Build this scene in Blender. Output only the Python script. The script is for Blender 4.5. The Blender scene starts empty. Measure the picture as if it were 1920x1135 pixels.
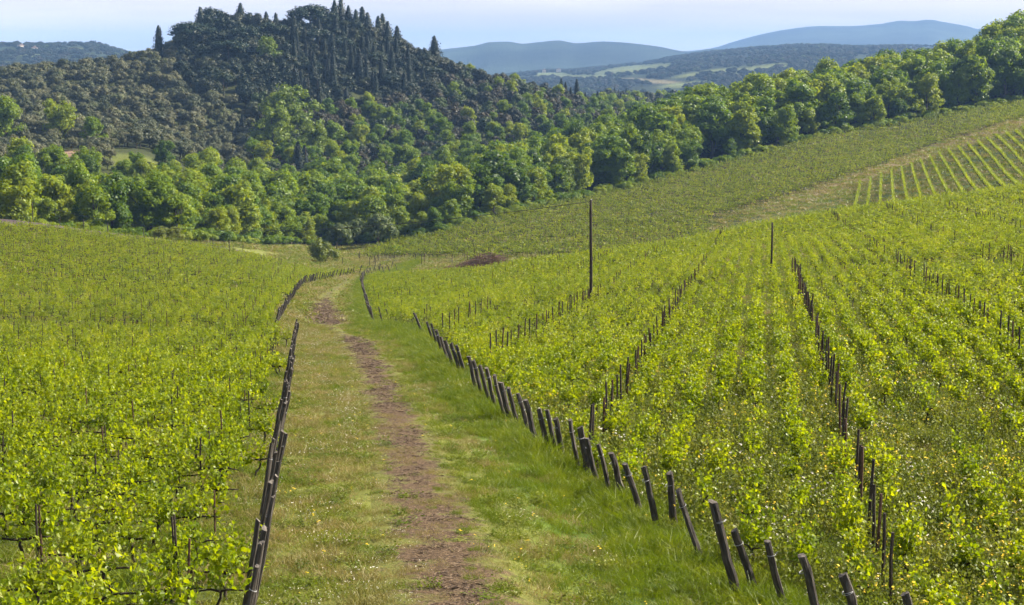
import bpy, math, random
import numpy as np
from mathutils import Vector, Matrix

R = math.radians
rng = np.random.default_rng(7)
random.seed(7)
scene = bpy.context.scene
COL = scene.collection

# ------------------------------------------------------------------ camera
F_PX, CU, CV, V_HOR = 3000.0, 960.0, 567.5, 110.0
PITCH = math.atan((CV - V_HOR) / F_PX)
cam_d = bpy.data.cameras.new('camera')
cam = bpy.data.objects.new('camera', cam_d)
COL.objects.link(cam)
cam_d.sensor_width = 36.0
cam_d.lens = F_PX / 1920.0 * 36.0
cam_d.clip_start = 0.5
cam_d.clip_end = 40000.0
cam.location = (0, 0, 0)
cam.rotation_euler = (math.pi / 2 - PITCH, 0, 0)
scene.camera = cam

# ------------------------------------------------------------------ sky, sun, exposure
SUN_AZ, SUN_EL = R(71), R(36)          # azimuth from the view direction towards the right
world = bpy.data.worlds.new('World')
scene.world = world
world.use_nodes = True
wn, wl = world.node_tree.nodes, world.node_tree.links
bg = wn['Background']
sky = wn.new('ShaderNodeTexSky')
sky.sky_type = 'NISHITA'
sky.sun_disc = False
sky.sun_elevation = SUN_EL
sky.sun_rotation = SUN_AZ
sky.air_density = 1.0
sky.dust_density = 2.0
sky.ozone_density = 1.3
tcw = wn.new('ShaderNodeTexCoord'); mpw = wn.new('ShaderNodeMapping'); mpw.inputs['Scale'].default_value = (1.2, 1.2, 14.0); mpw.inputs['Rotation'].default_value = (0, R(4), 0)
wl.new(tcw.outputs['Generated'], mpw.inputs[0])
nzw = wn.new('ShaderNodeTexNoise'); nzw.inputs['Scale'].default_value = 2.2; nzw.inputs['Detail'].default_value = 5; nzw.inputs['Roughness'].default_value = .55
wl.new(mpw.outputs[0], nzw.inputs['Vector'])
mrw = wn.new('ShaderNodeMapRange'); mrw.inputs[1].default_value = .40; mrw.inputs[2].default_value = .66; mrw.inputs[3].default_value = .50; mrw.inputs[4].default_value = .85
wl.new(nzw.outputs[0], mrw.inputs[0])
mxw = wn.new('ShaderNodeMix'); mxw.data_type = 'RGBA'; mxw.inputs[7].default_value = (12.4, 10.6, 10.4, 1)
sxw = wn.new('ShaderNodeSeparateXYZ'); wl.new(tcw.outputs['Generated'], sxw.inputs[0])
mew = wn.new('ShaderNodeMapRange'); mew.inputs[1].default_value = 0.0; mew.inputs[2].default_value = .5; mew.inputs[3].default_value = 1.0; mew.inputs[4].default_value = .15
wl.new(sxw.outputs[2], mew.inputs[0])
muw = wn.new('ShaderNodeMath'); muw.operation = 'MULTIPLY'; wl.new(mrw.outputs[0], muw.inputs[0]); wl.new(mew.outputs[0], muw.inputs[1])
wl.new(muw.outputs[0], mxw.inputs[0]); wl.new(sky.outputs[0], mxw.inputs[6])
wl.new(mxw.outputs[2], bg.inputs[0])
bg.inputs[1].default_value = 0.05

sun_d = bpy.data.lights.new('sun', 'SUN')
sun_d.energy = 5.0
sun_d.angle = R(0.6)
sun_d.color = (1.0, 0.91, 0.75)
sun = bpy.data.objects.new('sun', sun_d)
COL.objects.link(sun)
to_sun = Vector((math.sin(SUN_AZ) * math.cos(SUN_EL), math.cos(SUN_AZ) * math.cos(SUN_EL), math.sin(SUN_EL)))
sun.rotation_euler = to_sun.to_track_quat('Z', 'Y').to_euler()
sun.location = (200, 100, 300)

vs = scene.view_settings
scene.display_settings.display_device = 'sRGB'
vs.view_transform = 'Standard'
vs.look = 'None'
vs.exposure = 1.47
vs.gamma = 1.0
vs.use_curve_mapping = False
cy = scene.cycles
cy.max_bounces = 4
cy.diffuse_bounces = 2
cy.glossy_bounces = 2
cy.transmission_bounces = 3
cy.transparent_max_bounces = 8
cy.volume_bounces = 0
cy.use_denoising = True
cy.use_adaptive_sampling = True
cy.adaptive_threshold = 0.03
cy.sample_clamp_indirect = 6.0

# ------------------------------------------------------------------ small helpers
def pchip(xs, ys, x):
    xs = np.asarray(xs, float); ys = np.asarray(ys, float)
    h = np.diff(xs); dl = np.diff(ys) / h
    n = len(xs); m = np.zeros(n)
    if n == 2:
        m[:] = dl[0]
    else:
        for i in range(1, n - 1):
            if dl[i-1] * dl[i] > 0:
                w1 = 2*h[i] + h[i-1]; w2 = h[i] + 2*h[i-1]
                m[i] = (w1 + w2) / (w1/dl[i-1] + w2/dl[i])
        m[0] = dl[0]; m[-1] = dl[-1]
    x = np.clip(np.asarray(x, float), xs[0], xs[-1])
    k = np.clip(np.searchsorted(xs, x) - 1, 0, n - 2)
    t = (x - xs[k]) / h[k]
    return ((1+2*t)*(1-t)**2*ys[k] + t*(1-t)**2*h[k]*m[k] + t*t*(3-2*t)*ys[k+1] + t*t*(t-1)*h[k]*m[k+1])

def z_of(v, y):
    return y * np.tan(np.arctan((CV - np.asarray(v, float)) / F_PX) - PITCH)

def project(x, y, z):
    cp, sp = math.cos(PITCH), math.sin(PITCH)
    dep = y*cp - z*sp
    return CU + F_PX*x/dep, CV - F_PX*(y*sp + z*cp)/dep, dep

def smooth(a, b, x):
    t = np.clip((x - a) / (b - a), 0, 1)
    return t*t*(3 - 2*t)

_sw = rng.uniform(0, 6.28, (40,)); _sd = rng.normal(size=(40, 2)); _sd /= np.linalg.norm(_sd, axis=1)[:, None]
def wob(x, y, wave, k=6, off=0):
    s = 0
    for i in range(k):
        j = (i + off) % 40
        s = s + np.sin((x*_sd[j, 0] + y*_sd[j, 1]) * 6.28/(wave*(0.7 + 0.15*i)) + _sw[j])
    return s / k

def new_mesh(name, V, faces, mats=(), smooth_shade=False, fmat=None):
    """faces: list of integer arrays (n,k), k may differ between arrays"""
    me = bpy.data.meshes.new(name)
    V = np.asarray(V, np.float32)
    me.vertices.add(len(V)); me.vertices.foreach_set('co', V.ravel())
    faces = [np.asarray(f, np.int32) for f in faces if len(f)]
    tot = np.concatenate([np.full(len(f), f.shape[1], np.int32) for f in faces])
    idx = np.concatenate([f.ravel() for f in faces])
    st = np.concatenate([[0], np.cumsum(tot)[:-1]]).astype(np.int32)
    me.loops.add(len(idx)); me.loops.foreach_set('vertex_index', idx)
    me.polygons.add(len(tot)); me.polygons.foreach_set('loop_start', st)
    if fmat is not None:
        me.polygons.foreach_set('material_index', np.asarray(fmat, np.int32))
    me.polygons.foreach_set('use_smooth', np.full(len(tot), smooth_shade))
    for m in mats: me.materials.append(m)
    me.update(calc_edges=True)
    return me

def col_attr(me, C, name='Col'):
    a = me.color_attributes.new(name, 'FLOAT_COLOR', 'POINT')
    C = np.asarray(C, np.float32)
    if C.shape[1] == 3: C = np.hstack([C, np.ones((len(C), 1), np.float32)])
    a.data.foreach_set('color', C.ravel())

def link(name, me, parent=None, loc=None, rot=None, scale=None):
    o = bpy.data.objects.new(name, me)
    COL.objects.link(o)
    if parent is not None: o.parent = parent
    if loc is not None: o.location = loc
    if rot is not None: o.rotation_euler = rot
    if scale is not None: o.scale = (scale,)*3 if np.isscalar(scale) else scale
    return o

def tag(o, label=None, cat=None, group=None, kind=None):
    if label: o['label'] = label
    if cat: o['category'] = cat
    if group: o['group'] = group
    if kind: o['kind'] = kind
    return o

ORD = ['first', 'second', 'third', 'fourth', 'fifth', 'sixth', 'seventh', 'eighth', 'ninth', 'tenth', 'eleventh', 'twelfth', 'thirteenth', 'fourteenth', 'fifteenth', 'sixteenth',
       'seventeenth', 'eighteenth', 'nineteenth', 'twentieth']
TENS = ['', '', 'twenty', 'thirty', 'forty', 'fifty', 'sixty', 'seventy', 'eighty', 'ninety']
def ordinal(k):
    if k < 20: return ORD[k]
    if (k + 1) % 10 == 0: return ['', '', '', 'thirtieth', 'fortieth', 'fiftieth', 'sixtieth', 'seventieth', 'eightieth', 'ninetieth'][(k+1)//10]
    return TENS[(k+1)//10] + '-' + ORD[(k+1) % 10 - 1]

class MB:
    """collects pieces of one mesh"""
    def __init__(s): s.V = []; s.F = {}; s.n = 0; s.FM = {}
    def add(s, V, faces, mat=0):
        for f in faces:
            f = np.asarray(f)
            if len(f) == 0: continue
            s.F.setdefault(f.shape[1], []).append(f + s.n)
            s.FM.setdefault(f.shape[1], []).append(np.full(len(f), mat))
        s.V.append(np.asarray(V, float)); s.n += len(V)
    def tube(s, P, rad, n=6, mat=0, cap=True):
        P = np.asarray(P, float); rad = np.broadcast_to(np.asarray(rad, float), (len(P),))
        T = np.gradient(P, axis=0); T /= np.linalg.norm(T, axis=1)[:, None] + 1e-9
        ref = np.array([0.0, 0, 1]) if abs(T[0, 2]) < 0.8 else np.array([1.0, 0, 0])
        A = np.cross(T, ref); A /= np.linalg.norm(A, axis=1)[:, None] + 1e-9
        B = np.cross(T, A)
        a = np.arange(n) * 2*math.pi/n
        ring = P[:, None, :] + rad[:, None, None]*(np.cos(a)[None, :, None]*A[:, None, :] + np.sin(a)[None, :, None]*B[:, None, :])
        V = ring.reshape(-1, 3); m = len(P)
        i, j = np.meshgrid(np.arange(m-1), np.arange(n), indexing='ij')
        i = i.ravel(); j = j.ravel(); j2 = (j+1) % n
        Q = np.stack([i*n+j, i*n+j2, (i+1)*n+j2, (i+1)*n+j], 1)
        fs = [Q]
        if cap:
            fs.append(np.array([list(range(n))[::-1], [(m-1)*n + q for q in range(n)]]))
        s.add(V, fs, mat)
    def box(s, c, h, mat=0, rz=0.0):
        c = np.asarray(c, float)
        V = np.array([[x, y, z] for z in (-1, 1) for y in (-1, 1) for x in (-1, 1)], float)*np.asarray(h, float)
        if rz:
            cs, sn = math.cos(rz), math.sin(rz)
            V = np.stack([V[:, 0]*cs - V[:, 1]*sn, V[:, 0]*sn + V[:, 1]*cs, V[:, 2]], 1)
        s.add(V + c, [np.array([[0, 2, 3, 1], [4, 5, 7, 6], [0, 1, 5, 4], [2, 6, 7, 3], [0, 4, 6, 2], [1, 3, 7, 5]])], mat)
    def mesh(s, name, mats=(), smooth_shade=False):
        ks = sorted(s.F)
        return new_mesh(name, np.concatenate(s.V), [np.concatenate(s.F[k]) for k in ks], mats, smooth_shade,
                        np.concatenate([np.concatenate(s.FM[k]) for k in ks]))

def unit(a): return a / (np.linalg.norm(a, axis=-1, keepdims=True) + 1e-9)

def leaves(P, N, size, r, shape='quad', droop=0.0):
    """oriented leaf faces at P with normals N"""
    n = len(P)
    N = unit(N)
    t = unit(np.cross(N, r.normal(size=(n, 3))))
    if droop: t = unit(t + np.array([0, 0, -droop]))
    b = unit(np.cross(N, t))
    size = np.broadcast_to(size, (n,))[:, None]
    if shape == 'quad':
        asp = r.uniform(0.55, 0.95, (n, 1))
        V = np.stack([P - t*size*0.5, P + b*size*0.5*asp + N*size*0.06, P + t*size*0.5, P - b*size*0.5*asp + N*size*0.06], 1)
        return V.reshape(-1, 3), [np.arange(n*4).reshape(n, 4)]
    # lobed vine leaf: two folded halves
    tpl = np.array([[0, 0, 0], [-.52, .18, .10], [-.40, .68, .12], [0, 1.0, -.02], [.40, .68, .12], [.52, .18, .10]])
    V = P[:, None, :] + size[:, None]*(tpl[None, :, 0:1]*b[:, None] + (tpl[None, :, 1:2]-.1)*t[:, None] + tpl[None, :, 2:3]*N[:, None])
    k = np.arange(n)[:, None]*6
    return V.reshape(-1, 3), [np.concatenate([k + np.array([[0, 3, 2, 1]]), k + np.array([[0, 5, 4, 3]])])]

# ------------------------------------------------------------------ materials
def mat_new(name):
    m = bpy.data.materials.new(name); m.use_nodes = True
    nt = m.node_tree
    for n in list(nt.nodes): nt.nodes.remove(n)
    out = nt.nodes.new('ShaderNodeOutputMaterial')
    return m, nt, out

def ramp(nt, stops, src):
    r = nt.nodes.new('ShaderNodeValToRGB')
    el = r.color_ramp.elements
    while len(el) < len(stops): el.new(0.5)
    for e, (p, c) in zip(el, stops):
        e.position = p; e.color = (*c, 1)
    nt.links.new(src, r.inputs[0])
    return r.outputs[0]

def noise(nt, scale, detail=4, rough=0.55, coord=None, dims=None):
    n = nt.nodes.new('ShaderNodeTexNoise')
    n.inputs['Scale'].default_value = scale; n.inputs['Detail'].default_value = detail; n.inputs['Roughness'].default_value = rough
    if coord is None:
        g = nt.nodes.new('ShaderNodeNewGeometry'); coord = g.outputs['Position']
    nt.links.new(coord, n.inputs['Vector'])
    return n

def mixc(nt, a, b, fac, mode='MIX'):
    m = nt.nodes.new('ShaderNodeMix'); m.data_type = 'RGBA'; m.blend_type = mode
    for s, v in ((6, a), (7, b)):
        if hasattr(v, 'is_output'): nt.links.new(v, m.inputs[s])
        else: m.inputs[s].default_value = (*v, 1)
    if hasattr(fac, 'is_output'): nt.links.new(fac, m.inputs[0])
    else: m.inputs[0].default_value = fac
    return m.outputs[2]

def leaf_mat(name, stops, trans=0.4, tint=(1.25, 1.2, 0.5), gloss=0.25, rough=0.45, local=0.5, nscale=1.3):
    """leaf colour varies per plant (object random) and per leaf clump (noise)"""
    m, nt, out = mat_new(name)
    oi = nt.nodes.new('ShaderNodeObjectInfo')
    nz = noise(nt, nscale, 2)
    mr = nt.nodes.new('ShaderNodeMapRange'); mr.inputs[1].default_value = 0.3; mr.inputs[2].default_value = 0.7
    nt.links.new(nz.outputs[0], mr.inputs[0])
    ad = nt.nodes.new('ShaderNodeMix'); ad.data_type = 'FLOAT'; ad.inputs[0].default_value = local
    nt.links.new(oi.outputs['Random'], ad.inputs[2]); nt.links.new(mr.outputs[0], ad.inputs[3])
    c = ramp(nt, stops, ad.outputs[0])
    tc = mixc(nt, c, tint, 1.0, 'MULTIPLY')
    bs = nt.nodes.new('ShaderNodeBsdfPrincipled')
    nt.links.new(c, bs.inputs['Base Color']); bs.inputs['Roughness'].default_value = rough
    bs.inputs['Specular IOR Level'].default_value = gloss
    tr = nt.nodes.new('ShaderNodeBsdfTranslucent'); nt.links.new(tc, tr.inputs[0])
    mx = nt.nodes.new('ShaderNodeMixShader'); mx.inputs[0].default_value = trans
    nt.links.new(bs.outputs[0], mx.inputs[1]); nt.links.new(tr.outputs[0], mx.inputs[2])
    nt.links.new(mx.outputs[0], out.inputs[0])
    return m

def solid_mat(name, stops, nscale=6.0, rough=0.85, bump=0.3, stretch=(1, 1, 1), spec=0.2, objco=True):
    m, nt, out = mat_new(name)
    tc = nt.nodes.new('ShaderNodeTexCoord'); mp = nt.nodes.new('ShaderNodeMapping')
    nt.links.new(tc.outputs['Object'], mp.inputs[0]); mp.inputs['Scale'].default_value = stretch
    oi = nt.nodes.new('ShaderNodeObjectInfo')
    va = nt.nodes.new('ShaderNodeVectorMath'); va.operation = 'ADD'
    sc = nt.nodes.new('ShaderNodeMath'); sc.operation = 'MULTIPLY'; sc.inputs[1].default_value = 50
    nt.links.new(oi.outputs['Random'], sc.inputs[0]); nt.links.new(mp.outputs[0], va.inputs[0]); nt.links.new(sc.outputs[0], va.inputs[1])
    nz = noise(nt, nscale, 6, 0.65, va.outputs[0])
    c = ramp(nt, stops, nz.outputs[0])
    bs = nt.nodes.new('ShaderNodeBsdfPrincipled')
    nt.links.new(c, bs.inputs['Base Color']); bs.inputs['Roughness'].default_value = rough
    bs.inputs['Specular IOR Level'].default_value = spec
    if bump:
        bp = nt.nodes.new('ShaderNodeBump'); bp.inputs['Strength'].default_value = bump; bp.inputs['Distance'].default_value = 0.02
        nt.links.new(nz.outputs[0], bp.inputs['Height']); nt.links.new(bp.outputs[0], bs.inputs['Normal'])
    nt.links.new(bs.outputs[0], out.inputs[0])
    return m

M = {}
M['vine'] = leaf_mat('vine_leaf', [(0.0, (.066, .118, .006)), (0.35, (.155, .222, .007)), (0.7, (.245, .305, .009)), (1.0, (.37, .39, .018))],
                     trans=0.55, tint=(1.65, 1.5, 0.3), gloss=0.35, rough=0.42, local=0.65, nscale=4.0)
M['vine_far'] = leaf_mat('vine_leaf_far', [(0.0, (.078, .118, .009)), (0.5, (.170, .228, .011)), (1.0, (.30, .325, .024))],
                         trans=0.5, tint=(1.55, 1.45, 0.4), gloss=0.3, rough=0.45, local=0.5, nscale=0.8)
M['broad'] = leaf_mat('broad_leaf', [(0.0, (.044, .088, .011)), (0.3, (.095, .172, .012)), (0.65, (.165, .240, .015)), (1.0, (.24, .290, .022))], trans=0.48, tint=(1.6, 1.4, .3), local=0.25, nscale=.3)
M['maquis'] = leaf_mat('maquis_leaf', [(0.0, (.015, .029, .011)), (0.3, (.036, .040, .018)), (0.5, (.068, .057, .030)), (0.65, (.030, .052, .015)), (0.85, (.065, .10, .018)), (1.0, (.12, .16, .022))], trans=0.2, local=0.25, nscale=.2)
M['olive'] = leaf_mat('olive_leaf', [(0.0, (.048, .066, .026)), (0.4, (.092, .104, .046)), (0.75, (.142, .142, .068)), (1.0, (.105, .145, .032))], trans=0.18, tint=(1.1, 1.0, .7), local=0.3, nscale=.4)
M['pine'] = leaf_mat('pine_needle', [(0.0, (.012, .027, .014)), (0.6, (.022, .040, .016)), (1.0, (.050, .068, .020))], trans=0.12, local=0.4, nscale=.3)
M['cypress'] = leaf_mat('cypress_leaf', [(0.0, (.008, .018, .012)), (0.6, (.013, .026, .014)), (1.0, (.026, .040, .018))], trans=0.08, local=0.4, nscale=.4)
M['poplar'] = leaf_mat('bright_leaf', [(0.0, (.10, .16, .018)), (0.5, (.145, .205, .022)), (1.0, (.19, .24, .03))], trans=0.38, local=0.6, nscale=.22)
M['willow'] = leaf_mat('willow_leaf', [(0.0, (.085, .125, .035)), (1.0, (.14, .175, .055))], trans=0.3, local=0.4, nscale=.4)
M['rust'] = leaf_mat('rusty_leaf', [(0.0, (.10, .075, .025)), (1.0, (.17, .12, .04))], trans=0.3, local=0.4, nscale=.4)
M['grass'] = leaf_mat('grass_blade', [(0.0, (.085, .135, .010)), (0.5, (.14, .18, .015)), (1.0, (.22, .225, .035))], trans=0.4, tint=(1.2, 1.15, .5), local=0.55, nscale=.6)
M['dry'] = leaf_mat('dry_grass', [(0.0, (.15, .16, .035)), (0.4, (.22, .20, .065)), (1.0, (.34, .27, .13))], trans=0.35, tint=(1.1, 1.05, .7), local=0.55, nscale=.6)
M['lush'] = leaf_mat('lush_grass', [(0.0, (.068, .115, .007)), (0.5, (.13, .178, .011)), (1.0, (.21, .235, .022))], trans=0.42, tint=(1.3, 1.3, .4), local=0.6, nscale=1.2)
M['weed'] = leaf_mat('weed_leaf', [(0.0, (.10, .15, .020)), (0.5, (.17, .205, .03)), (1.0, (.27, .27, .06))], trans=0.4, local=0.5, nscale=1.)
M['yellow'] = solid_mat('yellow_petal', [(0.3, (.55, .36, .012)), (0.7, (.66, .50, .03))], bump=0, rough=.6)
M['white'] = solid_mat('pale_petal', [(0.3, (.55, .52, .42)), (0.7, (.7, .66, .58))], bump=0, rough=.6)
M['wood'] = solid_mat('weathered_post', [(0.25, (.020, .017, .015)), (0.5, (.060, .052, .045)), (0.72, (.135, .118, .10))], nscale=7, stretch=(3, 3, .45), bump=0.9)
M['cut'] = solid_mat('cut_wood', [(0.3, (.07, .06, .052)), (0.7, (.17, .15, .13))], nscale=14, bump=.5)
M['stake'] = solid_mat('dark_stake', [(0.3, (.022, .018, .015)), (0.7, (.07, .055, .045))], nscale=8, stretch=(2, 2, .4), bump=.3)
M['rusty'] = solid_mat('rusty_stake', [(0.3, (.05, .03, .02)), (0.7, (.13, .075, .05))], nscale=9, bump=.3)
M['bark'] = solid_mat('vine_bark', [(0.3, (.018, .014, .010)), (0.7, (.065, .050, .038))], nscale=12, stretch=(1, 1, .4), bump=.6)
M['trunk'] = solid_mat('tree_bark', [(0.3, (.035, .028, .022)), (0.7, (.10, .085, .07))], nscale=3, stretch=(1, 1, .3), bump=.5)
M['wire'] = solid_mat('galvanised_wire', [(0.3, (.22, .22, .23)), (0.7, (.42, .42, .43))], rough=.5, bump=0, spec=.5)
M['cable'] = solid_mat('black_cable', [(0.3, (.02, .02, .02)), (0.7, (.035, .035, .035))], rough=.6, bump=0)
M['brush'] = solid_mat('brushwood', [(0.3, (.075, .042, .034)), (0.7, (.23, .135, .105))], nscale=4, bump=.3)
M['chip'] = solid_mat('wood_chip', [(0.3, (.07, .047, .034)), (0.55, (.16, .115, .08)), (0.75, (.34, .26, .17))], nscale=3, bump=0)
M['plaster'] = solid_mat('ochre_plaster', [(0.3, (.38, .28, .18)), (0.7, (.48, .36, .25))], nscale=.6, bump=.1)
M['plaster_white'] = solid_mat('pale_plaster', [(0.3, (.55, .48, .40)), (0.7, (.68, .60, .52))], nscale=.6, bump=.1)
M['tile'] = solid_mat('terracotta_tile', [(0.3, (.085, .055, .04)), (0.7, (.15, .095, .07))], nscale=1.5, bump=.4)
M['shutter'] = solid_mat('dark_shutter', [(0.3, (.03, .045, .03)), (0.7, (.05, .065, .05))], bump=0)

# ground: colour attribute = what grows or lies there, broken up by noise
def ground_mat(name, fine=5.0, bump=0.6, dist=0.08, big=.05):
    m, nt, out = mat_new(name)
    at = nt.nodes.new('ShaderNodeAttribute'); at.attribute_name = 'Col'
    n1 = noise(nt, fine, 6, 0.7); n2 = noise(nt, fine*.13, 4, 0.6); n3 = noise(nt, big, 3)
    a = nt.nodes.new('ShaderNodeMath'); a.operation = 'ADD'
    nt.links.new(n1.outputs[0], a.inputs[0]); nt.links.new(n2.outputs[0], a.inputs[1])
    b = nt.nodes.new('ShaderNodeMath'); b.operation = 'ADD'
    nt.links.new(a.outputs[0], b.inputs[0]); nt.links.new(n3.outputs[0], b.inputs[1])
    mr = nt.nodes.new('ShaderNodeMapRange'); mr.inputs[1].default_value = 1.1; mr.inputs[2].default_value = 1.9
    mr.inputs[3].default_value = 0.45; mr.inputs[4].default_value = 1.55
    nt.links.new(b.outputs[0], mr.inputs[0])
    cmb = nt.nodes.new('ShaderNodeCombineColor')
    for i in range(3): nt.links.new(mr.outputs[0], cmb.inputs[i])
    c = mixc(nt, at.outputs['Color'], cmb.outputs[0], 1.0, 'MULTIPLY')
    bs = nt.nodes.new('ShaderNodeBsdfPrincipled'); bs.inputs['Roughness'].default_value = 0.95
    bs.inputs['Specular IOR Level'].default_value = 0.1
    nt.links.new(c, bs.inputs['Base Color'])
    bp = nt.nodes.new('ShaderNodeBump'); bp.inputs['Strength'].default_value = bump; bp.inputs['Distance'].default_value = dist
    nt.links.new(n1.outputs[0], bp.inputs['Height']); nt.links.new(bp.outputs[0], bs.inputs['Normal'])
    nt.links.new(bs.outputs[0], out.inputs[0])
    return m
M['ground'] = ground_mat('ground_cover')
M['far'] = ground_mat('far_hillside', fine=.05, bump=1.0, dist=9.0, big=.0012)

# ------------------------------------------------------------------ terrain (profiles: distance -> height, by azimuth)
PROFILES = {
 -1300: [(25,1085),(60,720),(115,570),(200,440),(255,380),(330,405),(450,330),(550,270),(800,150),(950,145),(1200,150)],
 -300: [(24,1128),(50,775),(115,592),(180,480),(245,398),(300,425),(400,380),(500,282),(560,265),(800,150),(900,160),(1200,175)],
 0:    [(23.4,1131),(50,785),(115,600),(180,490),(250,412),(300,435),(400,395),(480,300),(520,283),(600,250),(700,200),(800,148),(900,157),(1200,175)],
 250:  [(23.4,1131),(50,788),(115,606),(180,512),(270,442),(320,452),(400,415),(480,312),(520,287),(600,262),(700,195),(820,124),(900,130),(1200,172)],
 450:  [(23.4,1131),(50,790),(115,612),(180,535),(290,472),(340,464),(420,440),(500,395),(560,340),(650,260),(750,140),(850,72),(950,95),(1200,170)],
 620:  [(23.4,1131),(33.7,935),(50,790),(71,701),(100,640),(115,622),(131,604),(200,552),(250,530),(300,512),(350,492),(420,465),(500,420),(580,345),(680,240),(780,125),(850,76),(950,95),(1200,170)],
 750:  [(23.4,1125),(50,785),(75,690),(115,616),(200,550),(250,524),(300,506),(350,485),(420,455),(500,425),(580,360),(680,270),(780,165),(850,112),(950,125),(1200,172)],
 900:  [(24,1110),(36,912),(50,790),(75,672),(115,593),(200,533),(250,512),(300,498),(350,470),(430,415),(500,385),(560,365),(640,300),(740,225),(850,160),(950,165),(1200,175)],
 1000: [(25,1110),(36,922),(50,795),(110,585),(200,505),(230,494),(300,490),(350,462),(450,392),(540,350),(600,345),(700,262),(860,185),(950,190),(1200,180)],
 1100: [(26,1110),(37.5,935),(50,798),(110,578),(200,490),(220,484),(270,505),(320,478),(400,420),(480,372),(580,310),(640,312),(720,262),(870,212),(1000,215),(1200,190)],
 1300: [(26.5,1130),(37,940),(50,790),(109,550),(190,465),(215,457),(260,490),(310,468),(380,410),(520,322),(600,265),(660,250),(750,270),(900,250),(1200,200)],
 1420: [(27,1135),(50,763),(108,528),(170,455),(212,430),(260,465),(310,445),(380,385),(540,290),(620,235),(680,225),(800,250),(1200,200)],
 1550: [(27,1135),(50,757),(107,520),(170,440),(218,408),(265,440),(310,420),(380,370),(560,255),(640,212),(690,205),(800,240),(1200,200)],
 1700: [(27.5,1135),(50,750),(107,511),(170,425),(225,386),(262,410),(300,386),(400,325),(480,290),(580,232),(650,195),(700,185),(800,220),(1200,200)],
 1920: [(28,1135),(50,745),(106,500),(170,408),(240,355),(275,375),(310,345),(400,270),(450,240),(520,215),(600,195),(680,145),(750,130),(900,180),(1200,190)],
 2300: [(30,1135),(50,760),(106,480),(170,380),(250,310),(280,330),(320,300),(450,200),(600,160),(750,90),(900,140),(1200,160)],
 3300: [(30,1100),(50,750),(106,470),(170,360),(250,300),(280,310),(320,290),(450,190),(600,150),(750,90),(900,140),(1200,160)],
}
ND, NS = 520, 620
DG = np.geomspace(1.5, 1700, ND)
SG = np.linspace(-0.78, 0.80, NS)
us = sorted(PROFILES)
cols = []
for u in us:
    pr = PROFILES[u]
    ds = [1.0, 12.0] + [p[0] for p in pr] + [1500.0, 1800.0]
    d1, z1 = pr[0][0], float(z_of(pr[0][1], pr[0][0]))
    zs = [-5.15, -5.15 + (z1 + 5.15)*(11.0/(d1 - 1.0))] + [float(z_of(v, d)) for d, v in pr] + [-58.0, -62.0]
    cols.append(pchip(ds, zs, DG))
cols = np.array(cols)                                  # (nu, ND)
sc_ = [(u - CU)/F_PX for u in us]
ZG = np.array([pchip(sc_, cols[:, j], SG) for j in range(ND)]).T     # (NS, ND)
# soften the kinks between the profiles
for _ in range(6):
    ZG[1:-1] = 0.25*ZG[:-2] + 0.5*ZG[1:-1] + 0.25*ZG[2:]

def zt(x, y):
    x = np.asarray(x, float); y = np.maximum(np.asarray(y, float), 1.6)
    fs = np.clip((x/y - SG[0])/(SG[1]-SG[0]), 0, NS-1.001)
    fd = np.clip(np.log(y/DG[0])/math.log(DG[1]/DG[0]), 0, ND-1.001)
    i = fs.astype(int); j = fd.astype(int); a = fs-i; b = fd-j
    return ((1-a)*(1-b)*ZG[i, j] + a*(1-b)*ZG[i+1, j] + (1-a)*b*ZG[i, j+1] + a*b*ZG[i+1, j+1])

def on_ground(u, v, y0=6.0, y1=1200.0):
    """first point of the terrain on the line of sight through a photograph pixel"""
    ys = np.geomspace(y0, y1, 4000)
    rz = z_of(v, ys)
    xs = (u - CU)/F_PX*(ys*math.cos(PITCH) - rz*math.sin(PITCH))
    hit = np.nonzero(zt(xs, ys) >= rz)[0]
    k = hit[0] if len(hit) else len(ys)-1
    return float(xs[k]), float(ys[k]), float(zt(xs[k], ys[k]))

def line_of(px):
    P = np.array([on_ground(u, v)[:2] for u, v in px])
    o = np.argsort(P[:, 1])
    return P[o]

# fence lines and the track, world polylines
RF_NEAR = line_of([(1470,1134),(1317,1061),(1267,999),(1207,972),(1147,935),(1087,893),(1031,856),(996,822),(948,790),(900,740),(850,690),(815,650),(795,627)])
d0 = RF_NEAR[1]-RF_NEAR[0]; RF_NEAR = np.vstack([RF_NEAR[0]-d0/np.linalg.norm(d0)*14, RF_NEAR])
RF_FAR = line_of([(702,609),(694,585),(687,560),(682,540),(684,527),(697,520),(722,515),(756,511)])
LF_NEAR = np.array([[-2.75, 14.0], [-4.1, 24.4], [-13.1, 94.0]])
LF_FAR = line_of([(512,619),(525,598),(540,572),(556,549),(570,536),(592,529),(624,522),(662,515),(712,508),(742,503)])
PATH = line_of([(862,1134),(800,960),(772,870),(738,780),(700,690),(668,640),(632,622),(606,600),(604,575),(618,552),(640,535),(655,524),(680,515)])
PATH = np.vstack([PATH[0] + (PATH[0]-PATH[2])/np.linalg.norm(PATH[0]-PATH[2])*12, PATH])

def xr_edge(y):      # x of the right edge of the corridor
    y = np.asarray(y, float)
    P = np.vstack([RF_NEAR, RF_FAR]); return np.interp(y, P[:, 1], P[:, 0])
def xl_edge(y):
    P = np.vstack([LF_NEAR, LF_FAR]); return np.interp(np.asarray(y, float), P[:, 1], P[:, 0])
def x_path(y): return np.interp(np.asarray(y, float), PATH[:, 1], PATH[:, 0])

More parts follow.
